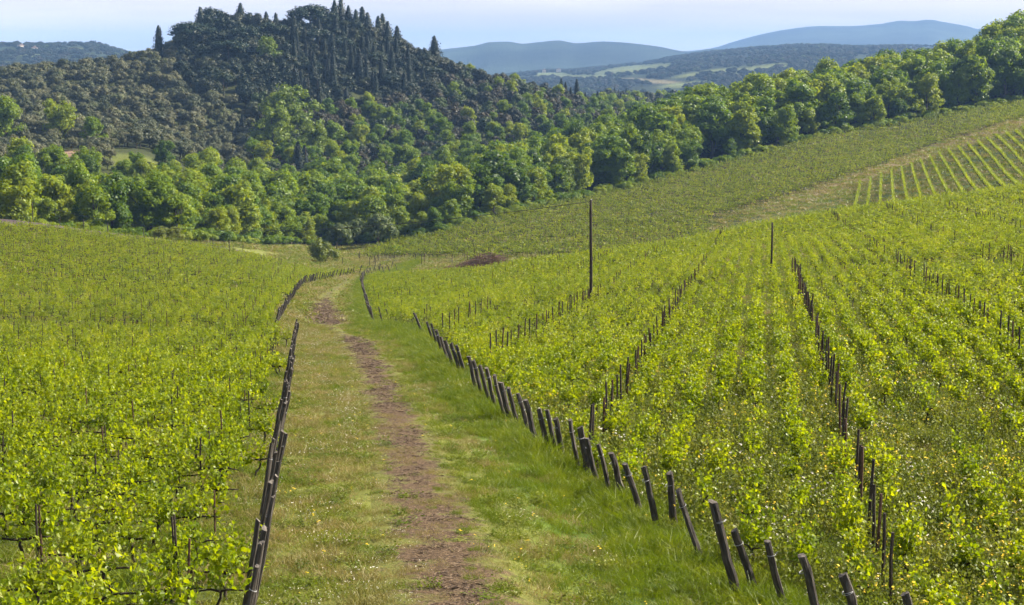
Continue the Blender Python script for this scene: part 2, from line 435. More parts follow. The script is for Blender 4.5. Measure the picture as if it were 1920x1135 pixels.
W_EDGE = ([-400, 0, 250, 450, 560, 700, 830, 900, 1000, 1100, 1300, 1420, 1550, 1700, 1920, 2400],
          [290, 290, 310, 368, 425, 428, 420, 430, 450, 480, 520, 540, 560, 585, 610, 640])
def wood_edge(u): return np.interp(u, *W_EDGE)
CREST = ([-1300, -300, 0, 250, 450, 600], [236, 228, 234, 250, 272, 298])     # upper edge of the left field

# grid of the right field (rows run across the slope)
GA = R(8.8)
E1 = np.array([math.cos(GA), -math.sin(GA)]); E2 = np.array([math.sin(GA), math.cos(GA)])
GAP2 = float(np.dot(E2, [5.4, 110.0]))       # the grassy cross track through the two poles

# ------------------------------------------------------------------ terrain mesh and ground cover colours
XX = SG[:, None]*DG[None, :]; YY = np.broadcast_to(DG[None, :], XX.shape)
UU, VVp, _dep = project(XX, YY, ZG)
C = np.zeros(XX.shape + (3,))
def put(mask, col, wobble=None):
    m = np.clip(mask, 0, 1)[..., None]
    C[:] = C*(1-m) + np.array(col)*m
C[:] = (.040, .048, .016)                                            # woodland floor, scrub
put(smooth(300, 280, YY), (.075, .090, .020))                        # vineyard sward
inc = smooth(0, .6, XX - xl_edge(YY)) * smooth(0, .6, xr_edge(YY) - XX) * (YY < 330)
put(inc, (.125, .135, .030))                                         # corridor grass
lush = smooth(.2, 1.6, XX - x_path(YY) - 1.2) * inc
put(lush*smooth(120, 100, YY), (.070, .115, .016))
# tilled strip beyond the left field
cr = np.interp(UU, *CREST)
put(smooth(0, 3, YY-cr)*smooth(cr+60, cr+50, YY)*smooth(540, 440, UU), (.085, .066, .064))
# valley floor meadow
put(smooth(298, 306, YY)*(UU > 430)*(YY < wood_edge(UU)), (.150, .165, .040))
# middle vineyard and the bare strip beside it
we = wood_edge(UU)
midf = smooth(305, 315, YY)*smooth(we-2, we-8, YY)*smooth(640, 700, UU)
put(midf, (.060, .060, .018))
VB = np.interp(UU, [1250, 1340, 1500, 1640, 1760, 1850, 1920, 2300], [430, 418, 372, 325, 280, 252, 232, 180])   # middle of bare strip
bare = np.exp(-((VVp - VB + 4*wob(XX, YY, 40))/9.5)**2)*(YY > 285)*(YY < 560)*smooth(1420, 1620, UU)
put(np.clip(bare*1.2, 0, 1), (.19, .14, .075))
below = smooth(6, 22, VVp - VB)*(YY > 275)*(YY < 560)*(UU > 1300)
put(below, (.065, .090, .024))
# meadow on the knoll, earth patch, bare clay
put(np.exp(-(((UU-245)/75)**2 + ((YY-492)/26)**2)**2)*1.0, (.115, .135, .028))
put(np.exp(-(((UU-135)/22)**2 + ((YY-512)/14)**2)**2), (.24, .16, .11))
V = np.stack([XX, YY, ZG + 0], -1).reshape(-1, 3)
i, j = np.meshgrid(np.arange(NS-1), np.arange(ND-1), indexing='ij'); i = i.ravel(); j = j.ravel()
Q = np.stack([i*ND+j, (i+1)*ND+j, (i+1)*ND+j+1, i*ND+j+1], 1)
me = new_mesh('terrain', V, [Q], [M['ground']], True)
col_attr(me, C.reshape(-1, 3))
tag(link('terrain', me), 'rolling ground of vineyard slopes, valley floor and wooded hill', kind='structure')

# valley sheet out to the horizon
n = 24
gx = np.linspace(-16000, 16000, n); gy = np.concatenate([[-3000, 0, 800, 1300], np.linspace(1650, 16000, n-4)])
GX, GY = np.meshgrid(gx, gy, indexing='ij')
V = np.stack([GX, GY, np.where(GY < 1500, -75.0, -63.0)], -1).reshape(-1, 3)
i, j = np.meshgrid(np.arange(n-1), np.arange(n-1), indexing='ij'); i = i.ravel(); j = j.ravel()
me = new_mesh('valley', V, [np.stack([i*n+j, (i+1)*n+j, (i+1)*n+j+1, i*n+j+1], 1)], [M['far']], True)
col_attr(me, np.tile([[.07, .095, .03]], (n*n, 1)))
tag(link('valley', me), 'flat far valley floor reaching to the horizon', kind='structure')

# ------------------------------------------------------------------ far hills
def ridge(name, label, D, foot, sky_px, v_foot, color, amp, wave, back=0.5, nx=260, ny=60, fields=()):
    uu = np.array([p[0] for p in sky_px], float); vv = np.array([p[1] for p in sky_px], float)
    s = np.linspace((uu[0]-CU)/F_PX, (uu[-1]-CU)/F_PX, nx)
    t = np.concatenate([np.linspace(0, 1, ny), np.linspace(1.04, 2, 14)])
    S, T = np.meshgrid(s, t, indexing='ij')
    Y = np.where(T <= 1, foot + (D-foot)*T, D + (T-1)*D*back)
    X = S*D*(0.35 + 0.65*Y/D) if False else S*Y
    zc = z_of(pchip(uu, vv, CU + s*F_PX), D)[:, None]
    zf = z_of(v_foot, foot)
    prof = np.where(T <= 1, np.sin(np.clip(T, 0, 1)*math.pi/2)**1.15, np.cos(np.clip(T-1, 0, 1)*math.pi/2))
    zb = np.where(T <= 1, zf, -63)
    Z = zb + (zc - zb)*prof
    w = wob(X, Y, wave, 8) + .5*wob(X, Y, wave*.37, 8, 11) + .25*wob(X, Y, wave*.13, 8, 20)
    Z = Z + amp*w*np.clip(1.15 - np.abs(T-1)*.4, .2, 1)*np.where(T <= 1, .25+.75*np.sin(np.pi*np.clip(T, 0, 1)), .5)
    CC = np.tile(np.array(color), X.shape + (1,)).astype(float)
    Ux, Vx, _ = project(X, Y, Z)
    CC *= (1 + .35*np.sign(w)*np.minimum(np.abs(w)*3, 1))[..., None]
    for (u0, v0, ru, rv, sl, fc) in fields:
        m = np.exp(-(((Ux-u0)/ru)**2 + ((Vx-v0-sl*(Ux-u0))/rv)**2)**3)*(T <= 1)
        CC = CC*(1-m[..., None]) + np.array(fc)*m[..., None]
    a, b = X.shape
    i, j = np.meshgrid(np.arange(a-1), np.arange(b-1), indexing='ij'); i = i.ravel(); j = j.ravel()
    me = new_mesh(name, np.stack([X, Y, Z], -1).reshape(-1, 3), [np.stack([i*b+j, (i+1)*b+j, (i+1)*b+j+1, i*b+j+1], 1)], [M['far']], True)
    col_attr(me, CC.reshape(-1, 3))
    o = tag(link(name, me), label, kind='structure')
    return X, Y, Z, T, CC

WOODC = (.028, .040, .018)
FIELD = (.13, .155, .06)
RG_LEFT = ridge('hill', 'hazy blue wooded hill beyond the olive slope on the left', 3300, 1900,
      [(-1400,105),(-800,80),(-300,92),(-100,90),(0,88),(40,86),(100,88),(150,84),(185,85),(215,93),(260,106),(330,125),(450,150),(700,170)], 190, WOODC, 5, 300,
      fields=[(130,93,32,4,-.02,FIELD),(60,104,26,3,.05,FIELD),(30,120,40,4,.05,FIELD)])
RG_NEAR = ridge('hill', 'hazy ridge with pale fields in front of the far blue mountains', 4200, 1900,
      [(700,175),(880,160),(960,142),(1010,136),(1060,134),(1100,132),(1150,126),(1200,121),(1260,110),(1340,100),(1440,91),(1520,88),(1600,91),(1680,89),(1740,89),(1850,86),(1950,84),(2300,80),(3000,100)],
      215, WOODC, 5, 380, ny=90,
      fields=[(1190,131,85,9,-.10,FIELD),(1330,136,70,5,-.14,FIELD),(1425,128,55,6,-.14,FIELD),(1090,146,60,5,0,FIELD),(1210,152,70,4,.05,(.22,.19,.10)),(1030,140,40,4,0,FIELD),(1290,158,60,5,-.1,FIELD)])
RG_MID = ridge('hill', 'long blue ridge behind the wooded hill', 6400, 4600,
      [(500,175),(650,140),(740,108),(800,98),(840,92),(890,86),(920,79),(950,78),(980,82),(1010,79),(1045,76),(1080,81),(1130,78),(1170,80),(1230,87),(1290,97),(1330,92),(1380,95),(1500,105),(1700,120)], 175, (.022, .034, .022), 6, 900)
RG_FAR = ridge('mountain', 'pale blue mountain chain on the far horizon', 9800, 7000,
      [(900,150),(1150,110),(1240,100),(1290,96),(1330,91),(1370,79),(1410,68),(1470,56),(1530,50),(1580,50),(1640,46),(1680,40),(1700,41),(1728,38),(1760,43),(1800,50),(1825,56),(1860,50),(1890,43),(1930,42),(2100,55),(2500,90),(3000,120)], 135, (.030, .042, .03), 7, 1500)

# ------------------------------------------------------------------ the track: a ribbon with worn earth
NL, NW = 900, 44
py = np.concatenate([np.geomspace(16, 130, 640), np.linspace(130.3, 300, NL-640)])
px = x_path(py)
for _ in range(60): px[1:-1] = .25*px[:-2] + .5*px[1:-1] + .25*px[2:]
wdt = np.interp(py, [16, 24, 40, 60, 85, 100, 106, 112, 124, 128, 140, 170, 200, 230, 300], [1.0, .92, .76, .70, .88, .9, .5, .3, .5, 1.6, 1.75, 1.25, .9, .8, .6])
tt = np.linspace(-1, 1, NW)
PX = px[:, None] + wdt[:, None]*1.5*tt[None, :]; PY = np.broadcast_to(py[:, None], PX.shape)
lay = np.interp(np.abs(tt), [0, .8, 1], [.022, .014, -.012])
PZ = zt(PX, PY) + lay[None, :]*np.clip(PY/30, 1, 6) + .012*wob(PX, PY, .5, 6, 3)*np.clip(1-np.abs(tt), 0, 1)[None, :] + .008*wob(PX, PY, .17, 6, 9)*(1-np.abs(tt))[None, :]
i, j = np.meshgrid(np.arange(NL-1), np.arange(NW-1), indexing='ij'); i = i.ravel(); j = j.ravel()
me = new_mesh('dirt_track', np.stack([PX, PY, PZ], -1).reshape(-1, 3), [np.stack([i*NW+j, i*NW+j+1, (i+1)*NW+j+1, (i+1)*NW+j], 1)], (), True)
worn = np.interp(py, [16, 60, 95, 105, 110, 122, 128, 150, 180, 230, 300], [1, 1, .95, .6, .1, .2, 1, .95, .45, .4, .2])
col_attr(me, np.stack([np.abs(np.broadcast_to(tt[None, :], PX.shape)), np.broadcast_to(worn[:, None], PX.shape), 0*PX], -1).reshape(-1, 3), 'Trk')
m, nt, out = mat_new('worn_earth')
at = nt.nodes.new('ShaderNodeAttribute'); at.attribute_name = 'Trk'
sp = nt.nodes.new('ShaderNodeSeparateColor'); nt.links.new(at.outputs['Color'], sp.inputs[0])
nA = noise(nt, .9, 5, .65); nB = noise(nt, 14, 5, .7); nC = noise(nt, 3.2, 4, .6)
def mth(op, a, b):
    q = nt.nodes.new('ShaderNodeMath'); q.operation = op
    for k, v in enumerate((a, b)):
        if hasattr(v, 'is_output'): nt.links.new(v, q.inputs[k])
        else: q.inputs[k].default_value = v
    return q.outputs[0]
edge = mth('SUBTRACT', mth('MULTIPLY', sp.outputs[1], 1.12), mth('MULTIPLY', sp.outputs[0], 1.15))       # 1 in the middle, <0 outside
edge = mth('ADD', edge, mth('MULTIPLY', mth('SUBTRACT', nA.outputs[0], .53), 3.2))
edge = mth('ADD', edge, mth('MULTIPLY', mth('SUBTRACT', nC.outputs[0], .5), 1.6))
mr = nt.nodes.new('ShaderNodeMapRange'); mr.inputs[1].default_value = 0.05; mr.inputs[2].default_value = .65
nt.links.new(edge, mr.inputs[0])
soil = ramp(nt, [(.30, (.024, .016, .010)), (.46, (.072, .048, .030)), (.60, (.14, .096, .058)), (.75, (.26, .19, .115))], nB.outputs[0])
turf = ramp(nt, [(.3, (.075, .095, .022)), (.55, (.14, .145, .036)), (.75, (.22, .19, .07))], nB.outputs[0])
c = mixc(nt, turf, soil, mr.outputs[0])
bs = nt.nodes.new('ShaderNodeBsdfPrincipled'); bs.inputs['Roughness'].default_value = .95; bs.inputs['Specular IOR Level'].default_value = .1
nt.links.new(c, bs.inputs['Base Color'])
bp = nt.nodes.new('ShaderNodeBump'); bp.inputs['Strength'].default_value = .8; bp.inputs['Distance'].default_value = .05
nt.links.new(nB.outputs[0], bp.inputs['Height']); nt.links.new(bp.outputs[0], bs.inputs['Normal']); nt.links.new(bs.outputs[0], out.inputs[0])
me.materials.append(m)
tag(link('dirt_track', me), 'reddish brown worn earth track winding down between the vineyards', kind='structure')

# ------------------------------------------------------------------ scatter helper for uncountable stuff
def scatter(name, label, protos, P, rz, scl, idx, tilt=None):
    """one stuff object: instances of the prototype meshes on points"""
    n = len(P)
    me = bpy.data.meshes.new(name)
    me.vertices.add(n); me.vertices.foreach_set('co', np.asarray(P, np.float32).ravel())
    rot = np.zeros((n, 3), np.float32); rot[:, 2] = rz
    if tilt is not None: rot[:, :2] = tilt
    a = me.attributes.new('rot', 'FLOAT_VECTOR', 'POINT'); a.data.foreach_set('vector', rot.ravel())
    s = np.asarray(scl, np.float32)
    if s.ndim == 1: s = np.repeat(s[:, None], 3, 1)
    a = me.attributes.new('scl', 'FLOAT_VECTOR', 'POINT'); a.data.foreach_set('vector', s.ravel())
    a = me.attributes.new('idx', 'INT', 'POINT'); a.data.foreach_set('value', np.asarray(idx, np.int32))
    o = link(name, me)
    ng = bpy.data.node_groups.new(name, 'GeometryNodeTree')
    ng.interface.new_socket('Geometry', in_out='INPUT', socket_type='NodeSocketGeometry')
    ng.interface.new_socket('Geometry', in_out='OUTPUT', socket_type='NodeSocketGeometry')
    N, L = ng.nodes, ng.links
    gi = N.new('NodeGroupInput'); go = N.new('NodeGroupOutput')
    def attr(nm, ty):
        q = N.new('GeometryNodeInputNamedAttribute'); q.data_type = ty; q.inputs['Name'].default_value = nm
        return q.outputs['Attribute']
    ar, as_, ai = attr('rot', 'FLOAT_VECTOR'), attr('scl', 'FLOAT_VECTOR'), attr('idx', 'INT')
    jn = N.new('GeometryNodeJoinGeometry')
    for k, pm in enumerate(protos):
        po = bpy.data.objects.new(name + '_source', pm)
        ob = N.new('GeometryNodeObjectInfo'); ob.inputs['Object'].default_value = po
        ob.inputs['As Instance'].default_value = True
        cm = N.new('FunctionNodeCompare'); cm.data_type = 'INT'; cm.operation = 'EQUAL'
        L.new(ai, cm.inputs[2]); cm.inputs[3].default_value = k
        ip = N.new('GeometryNodeInstanceOnPoints')
        L.new(gi.outputs[0], ip.inputs['Points']); L.new(cm.outputs[0], ip.inputs['Selection'])
        L.new(ob.outputs['Geometry'], ip.inputs['Instance'])
        L.new(ar, ip.inputs['Rotation']); L.new(as_, ip.inputs['Scale'])
        L.new(ip.outputs[0], jn.inputs[0])
    L.new(jn.outputs[0], go.inputs[0])
    md = o.modifiers.new('scatter', 'NODES'); md.node_group = ng
    tag(o, label, kind='stuff')
    return o

# ------------------------------------------------------------------ trees
def crown_lobes(r, kind):
    """lobes (centre, radius xyz) of a crown, unit tree of height 1"""
    L = []
    wseed = r.uniform(-1, 1, 4)
    if kind == 'broad':
        for _ in range(46):
            h = r.uniform(.17, .97); w = (.27 + .08*wseed[int(h*4) % 4])*math.sin(math.pi*min(1, max(.05, (h-.06)/.98)))**.7
            a = r.uniform(0, 6.28); q = math.sqrt(r.uniform(.2, 1))*w*1.15
            s = r.uniform(.045, .115)
            L.append(((q*math.cos(a), q*math.sin(a), h), (s*r.uniform(.9, 1.3), s*r.uniform(.9, 1.3), s*r.uniform(.7, 1.2))))
        for _ in range(5):
            L.append(((r.normal()*.06, r.normal()*.06, r.uniform(.4, .8)), (.13, .13, .12)))
    elif kind == 'round':
        for _ in range(34):
            d = r.normal(size=3); d /= np.linalg.norm(d); d[2] = abs(d[2]) - .3
            q = r.uniform(.24, .40)*(1 + .25*wseed[int((math.atan2(d[1], d[0]) + 3.15)/1.6) % 4]); s = r.uniform(.06, .14)
            L.append(((d[0]*q, d[1]*q, .52 + d[2]*q*1.2), (s*r.uniform(.9, 1.3), s*r.uniform(.9, 1.3), s*r.uniform(.8, 1.3))))
        L.append(((0, 0, .5), (.26, .26, .28)))
    elif kind == 'umbrella':
        for _ in range(26):
            a = r.uniform(0, 6.28); q = math.sqrt(r.uniform(0, 1))*.40
            s = r.uniform(.10, .15)
            L.append(((q*math.cos(a), q*math.sin(a), .60 + .30*math.cos(q/.40*1.25) - r.uniform(0, .12)), (s*1.2, s*1.2, s*.85)))
    elif kind == 'cypress':
        for h in np.linspace(.06, .97, 15):
            w = .105*math.sin(math.pi*min(1, (h*.9+.1)))**.55 * (1.05 - .45*h)
            for _ in range(2):
                a = r.uniform(0, 6.28)
                L.append(((.25*w*math.cos(a), .25*w*math.sin(a), h + r.uniform(-.02, .02)), (w, w, .06)))
    elif kind == 'fir':
        for k, h in enumerate(np.linspace(.12, .97, 11)):
            w = .30*(1.0-h)**.75 + .025
            m = max(2, int(7*(1-h)) + 2)
            for q in range(m):
                a = q*6.283/m + k*.9 + r.uniform(-.3, .3); ww = w*r.uniform(.75, 1.1)
                L.append(((ww*.6*math.cos(a), ww*.6*math.sin(a), h - ww*.12), (ww*.55, ww*.55, .055)))
            L.append(((0, 0, h), (w*.4, w*.4, .05)))
    elif kind == 'shrub':
        for _ in range(14):
            a = r.uniform(0, 6.28); q = math.sqrt(r.uniform(0, 1))*.42; h = .25 + .5*math.cos(q/.42*1.2)*r.uniform(.4, 1)
            s = r.uniform(.14, .22)
            L.append(((q*math.cos(a), q*math.sin(a), h), (s, s, s*.9)))
    return L

ICO_V = unit(np.array([(-1, 1.618, 0), (1, 1.618, 0), (-1, -1.618, 0), (1, -1.618, 0), (0, -1, 1.618), (0, 1, 1.618), (0, -1, -1.618), (0, 1, -1.618), (1.618, 0, -1), (1.618, 0, 1), (-1.618, 0, -1), (-1.618, 0, 1)]))
ICO_F = np.array([(0, 11, 5), (0, 5, 1), (0, 1, 7), (0, 7, 10), (0, 10, 11), (1, 5, 9), (5, 11, 4), (11, 10, 2), (10, 7, 6), (7, 1, 8), (3, 9, 4), (3, 4, 2), (3, 2, 6), (3, 6, 8), (3, 8, 9), (4, 9, 5), (2, 4, 11), (6, 2, 10), (8, 6, 7), (9, 8, 1)])

def crown_mesh(name, kind, seed, mat, per_lobe, leaf):
    r = np.random.default_rng(seed); mb = MB()
    if kind in ('cypress', 'fir'):
        cy_ = kind == 'cypress'
        zc = np.linspace(.03, .97, 12)
        def prof(h):
            return (.115*np.clip(np.sin(math.pi*np.clip(h*.92+.08, 0, 1)), 0, 1)**.6*(1.05-.5*h)) if cy_ else (.235*(1-h)**.85 + .012)*np.clip((h+.02)/.12, .3, 1)
        mb.tube(np.column_stack([0*zc, 0*zc, zc]), np.maximum(prof(zc)*.7, .004), 8)
        n = int(per_lobe*30)
        h = 1 - np.sqrt(r.uniform(0.0004, 1, n)) if not cy_ else r.uniform(.02, .99, n)**1.15
        a = r.uniform(0, 6.283, n)
        tier = 1 + (.22*np.sin(h*70 + 2*np.sin(a*3)) if not cy_ else .10*np.sin(h*31 + a*2)) + .14*np.sin(a*5 + h*9 + seed) + r.normal(size=n)*.10
        rad = prof(h)*tier*r.uniform(.72, 1.08, n)
        P = np.column_stack([rad*np.cos(a), rad*np.sin(a), h])
        N = np.column_stack([np.cos(a), np.sin(a), np.full(n, .5 if not cy_ else .15)]) + r.normal(size=(n, 3))*.4
        V, F = leaves(P, N, leaf*r.uniform(.6, 1.4, n), r, 'quad', 0 if not cy_ else -.8)
        mb.add(V, F)
        return mb.mesh(name, [mat]), []
    lobes = crown_lobes(r, kind)
    for c, s in lobes:
        c = np.array(c); s = np.array(s)
        mb.add(ICO_V*s*.62*r.uniform(.8, 1.1, (12, 1)) + c, [ICO_F])
        n = max(6, int(per_lobe*np.prod(s)**(2/3)/.0121)) if kind != 'fir' else per_lobe
        d = unit(r.normal(size=(n, 3)))
        P = c + d*s*r.uniform(.68, 1.12, (n, 1))
        N = d + r.normal(size=(n, 3))*(.42 if kind in ('broad', 'fir', 'umbrella') else .24) + np.array([0, 0, .25])
        V, F = leaves(P, N, leaf*r.uniform(.6, 1.35, n), r)
        mb.add(V, F)
    return mb.mesh(name, [mat]), lobes

def trunk_mesh(name, lobes, seed, kind):
    r = np.random.default_rng(seed); mb = MB()
    top = .82 if kind in ('broad', 'umbrella') else (.6 if kind in ('round', 'shrub') else .95)
    zz = np.linspace(-.03, top, 7)
    base = .022 if kind != 'cypress' else .014
    off = np.cumsum(r.normal(size=(7, 2))*.008, 0); off -= off[0]
    mb.tube(np.column_stack([off, zz]), np.interp(zz, [-.03, .03, top], [base*1.5, base, base*.3]), 7)
    if kind in ('broad', 'umbrella', 'round', 'shrub'):
        pick = r.permutation(len(lobes))[:9]
        for k in pick:
            c = np.array(lobes[k][0]); h0 = r.uniform(.25, .6)*min(c[2], .9) if kind != 'umbrella' else r.uniform(.55, .72)
            k0 = np.array([np.interp(h0, zz, off[:, 0]), np.interp(h0, zz, off[:, 1]), h0])
            mid = (k0 + c)/2 + np.array([0, 0, .02]) + r.normal(size=3)*.015
            mb.tube(np.array([k0, mid, c]), [base*.5, base*.32, base*.14], 5, cap=False)
    return mb.mesh(name, [M['trunk']])

TREE = {}
def make_kind(key, kind, mat, nvar, per_lobe, leaf, seed):
    out = []
    for k in range(nvar):
        cm, lb = crown_mesh('crown_'+key, kind, seed+k, mat, per_lobe, leaf)
        tm = trunk_mesh('trunk_'+key, lb, seed+50+k, kind)
        out.append((tm, cm))
    TREE[key] = out
make_kind('broad', 'broad', M['broad'], 6, 105, .042, 100)
make_kind('poplar', 'broad', M['poplar'], 2, 130, .036, 150)
make_kind('willow', 'round', M['willow'], 2, 80, .05, 160)
make_kind('rust', 'round', M['rust'], 1, 80, .06, 165)
make_kind('shrub', 'shrub', M['broad'], 3, 60, .075, 170)
M['bush'] = leaf_mat('bush_leaf', [(0.0, (.10, .145, .02)), (1.0, (.19, .215, .035))], trans=0.4, local=0.5, nscale=.6)
make_kind('bush', 'round', M['bush'], 2, 90, .045, 180)
make_kind('maquis', 'round', M['maquis'], 4, 85, .052, 200)
make_kind('olive', 'round', M['olive'], 4, 85, .050, 250)
make_kind('pine', 'umbrella', M['pine'], 3, 60, .045, 300)
make_kind('cypress', 'cypress', M['cypress'], 3, 70, .022, 350)
make_kind('fir', 'fir', M['cypress'], 4, 50, .036, 400)

def joined_tree(key, k):
    """trunk and crown in one mesh, for stuff"""
    tm, cm = TREE[key][k]
    V = []; F = {}; off = 0; FM = {}
    for mi, me in enumerate((tm, cm)):
        co = np.empty(len(me.vertices)*3, np.float32); me.vertices.foreach_get('co', co); V.append(co.reshape(-1, 3))
        tot = np.empty(len(me.polygons), np.int32); me.polygons.foreach_get('loop_total', tot)
        st = np.empty(len(me.polygons), np.int32); me.polygons.foreach_get('loop_start', st)
        vi = np.empty(len(me.loops), np.int32); me.loops.foreach_get('vertex_index', vi)
        for q in np.unique(tot):
            s = st[tot == q]; F.setdefault(q, []).append(vi[s[:, None] + np.arange(q)] + off); FM.setdefault(q, []).append(np.full(len(s), mi))
        off += len(me.vertices)
    ks = sorted(F)
    return new_mesh('whole_'+key, np.concatenate(V), [np.concatenate(F[q]) for q in ks], [tm.materials[0], cm.materials[0]], False, np.concatenate([np.concatenate(FM[q]) for q in ks]))

def plant(name, key, x, y, h, w, label, cat, group, sink=.1):
    k = random.randrange(len(TREE[key])); tm, cm = TREE[key][k]
    e = link(name, None, loc=(x, y, float(zt(x, y)) - sink), rot=(0, 0, random.uniform(0, 6.28)))
    e.empty_display_size = .5
    for nm, mm in (('trunk', tm), ('crown', cm)):
        c = bpy.data.objects.new(nm, mm); COL.objects.link(c); c.parent = e; c.scale = (h*w, h*w, h)
    tag(e, label, cat, group)
    return e

def jitter_grid(x0, x1, y0, y1, sp, jit=.42):
    gx = np.arange(x0, x1, sp); gy = np.arange(y0, y1, sp)
    X, Y = np.meshgrid(gx, gy); X = X + (np.arange(len(gy)) % 2)[:, None]*sp*.5
    X = X + rng.uniform(-jit, jit, X.shape)*sp; Y = Y + rng.uniform(-jit, jit, Y.shape)*sp
    return X.ravel(), Y.ravel()

def px_of(x, y):
    z = zt(x, y); return project(x, y, z)

# --- broadleaf woods: valley wood and the wood on the ridge to the right
bx, by, bh, bsel = [], [], [], []
X, Y = jitter_grid(-230, 330, 280, 780, 7.8)
U, VG, D = px_of(X, Y)
val_far = np.interp(U, [-500, 0, 200, 300, 450, 620, 760, 830, 900], [440, 440, 445, 455, 520, 545, 545, 545, 540])
in_valley = (U < 850) & (Y > wood_edge(U) + 1) & (Y < val_far)
in_ridge = (U >= 740) & (Y > wood_edge(U) + 2) & (Y < wood_edge(U) + 135)
ok = (in_valley | in_ridge) & (U > -160) & (U < 2080)
ok &= ~((U > 560) & (U < 760) & (Y < 405))
X, Y, U = X[ok], Y[ok], U[ok]
H = rng.uniform(8.5, 16.5, len(X)) + 2.0*wob(X, Y, 60)
edge_d = Y - wood_edge(U)
H *= np.clip(.62 + edge_d/45, .62, 1.0)
H *= np.where((U < 335) & (Y > 360), .74, 1.0)*np.where((U > 180) & (U < 300) & (Y > 350), .8, 1.0)
H *= np.interp(U, [800, 1150, 1400, 1750, 1900], [1, 1.1, 1.2, 1.3, 1.6])
W = rng.uniform(.95, 1.3, len(X))
# the trees that show largest stand in front: rank by apparent height and by how near the wood's edge they are
score = H/Y*(1 + 1.0*np.exp(-edge_d/35))
score[(U < -30) | (U > 1950)] = 0
order = np.argsort(-score)
ind, rest = order[:262], order[262:]
front = {}
for lo, hi, nm in ((-60, 760, 'v'), (760, 2000, 'r')):
    f = sorted([k for k in ind if lo <= U[k] < hi and edge_d[k] < 8.5], key=lambda k: U[k])
    for q, k in enumerate(f): front[k] = (nm, q)
for k in ind:
    if k in front:
        nm, q = front[k]
        plant('broadleaf_tree', 'broad', X[k], Y[k], H[k], W[k], ('%s broadleaf tree from the left along the front edge of the ' % ordinal(q)) + ('valley wood' if nm == 'v' else 'ridge wood'),
              'tree', 'front trees of the ' + ('valley wood' if nm == 'v' else 'ridge wood'))
    elif U[k] < 800:
        plant('broadleaf_tree', 'broad', X[k], Y[k], H[k], W[k], 'green broadleaf tree behind the front trees of the valley wood', 'tree', 'broadleaf trees inside the valley wood')
    else:
        plant('broadleaf_tree', 'broad', X[k], Y[k], H[k], W[k], 'green broadleaf tree behind the front trees of the ridge wood', 'tree', 'broadleaf trees inside the ridge wood')
NB = len(TREE['broad'])
whole_broad = [joined_tree('broad', k) for k in range(NB)]
P = np.column_stack([X[rest], Y[rest], zt(X[rest], Y[rest]) - .1])
scatter('wood', 'deeper mass of green broadleaf trees behind the front rows', whole_broad, P, rng.uniform(0, 6.28, len(rest)),
        np.column_stack([H[rest]*W[rest], H[rest]*W[rest], H[rest]]), rng.integers(0, NB, len(rest)))

# --- the hill: olive slope, maquis, and the dark crown of pines and cypresses
X, Y = jitter_grid(-420, 150, 545, 960, 6.8)
U, VG, D = px_of(X, Y)
vtop = np.interp(U, [-400, 0, 330, 480, 620, 760, 850, 1000, 1200], [60, 60, 175, 205, 215, 200, 165, 100, 60])
hill = (Y > np.interp(U, [0, 250, 450, 620, 830, 900, 1000, 1100, 1200], [545, 545, 525, 548, 548, 580, 600, 640, 700])) & (U > -200) & (U < 1190)
hill &= (Y < 905)
dark = hill & (VG < vtop + 14*wob(X, Y, 45)) & (U > 330) & (U < 860)
oliv = hill & ~dark & (U < np.interp(Y, [545, 700, 900], [470, 480, 340]))
maq = hill & ~dark & ~oliv
green = maq & (rng.uniform(size=len(X)) < np.interp(VG, [130, 200, 300], [.06, .13, .36])*(U > 470))
maq &= ~green
S = rng.uniform(.85, 1.2, len(X))

oi = np.nonzero(oliv)[0]
vis = oi[(U[oi] > -5) & (U[oi] < 480)]
vis = vis[np.argsort(Y[vis])]
oi_ind = vis[:150]
rest_o = np.setdiff1d(oi, oi_ind)
for k in oi_ind:
    plant('olive_tree', 'olive', X[k], Y[k], rng.uniform(4.2, 8.6), rng.uniform(.85, 1.35), 'grey brown scrubby tree on the slope left of the dark hilltop', 'tree', 'grey trees covering the left slope')
whole_ol = [joined_tree('olive', k) for k in range(4)]
hh = 4.0 + 5.0*rng.uniform(0, 1, len(rest_o))**1.6
scatter('olive_wood', 'mass of grey brown scrubby trees higher on the left slope', whole_ol, np.column_stack([X[rest_o], Y[rest_o], zt(X[rest_o], Y[rest_o]) - .2]),
        rng.uniform(0, 6.28, len(rest_o)), np.column_stack([hh*1.15, hh*1.15, hh]), rng.integers(0, 4, len(rest_o)))
mi = np.nonzero(maq)[0]
vis = mi[(U[mi] > 480) & (U[mi] < 1180)]; vis = vis[np.argsort(Y[vis])]
mi_ind = vis[:150]; rest_m = np.setdiff1d(mi, mi_ind)
for k in mi_ind:
    plant('oak_tree', 'maquis', X[k], Y[k], rng.uniform(6, 9), rng.uniform(.95, 1.2), 'dark olive green oak on the lower flank of the hill', 'tree', 'evergreen oaks on the lower flank')
whole_mq = [joined_tree('maquis', k) for k in range(4)]
hh = 4.2 + 6.5*rng.uniform(0, 1, len(rest_m))**1.6
scatter('oak_wood', 'mass of dark oak scrub covering the right flank of the hill', whole_mq, np.column_stack([X[rest_m], Y[rest_m], zt(X[rest_m], Y[rest_m]) - .2]),
        rng.uniform(0, 6.28, len(rest_m)), np.column_stack([hh*1.1, hh*1.1, hh]), rng.integers(0, 4, len(rest_m)))
gi_ = np.nonzero(green)[0]; hh = rng.uniform(7, 12, len(gi_))
scatter('flank_wood', 'bright green broadleaf trees scattered through the oaks of the flank', whole_broad, np.column_stack([X[gi_], Y[gi_], zt(X[gi_], Y[gi_]) - .2]),
        rng.uniform(0, 6.28, len(gi_)), np.column_stack([hh*1.15, hh*1.15, hh]), rng.integers(0, NB, len(gi_)))
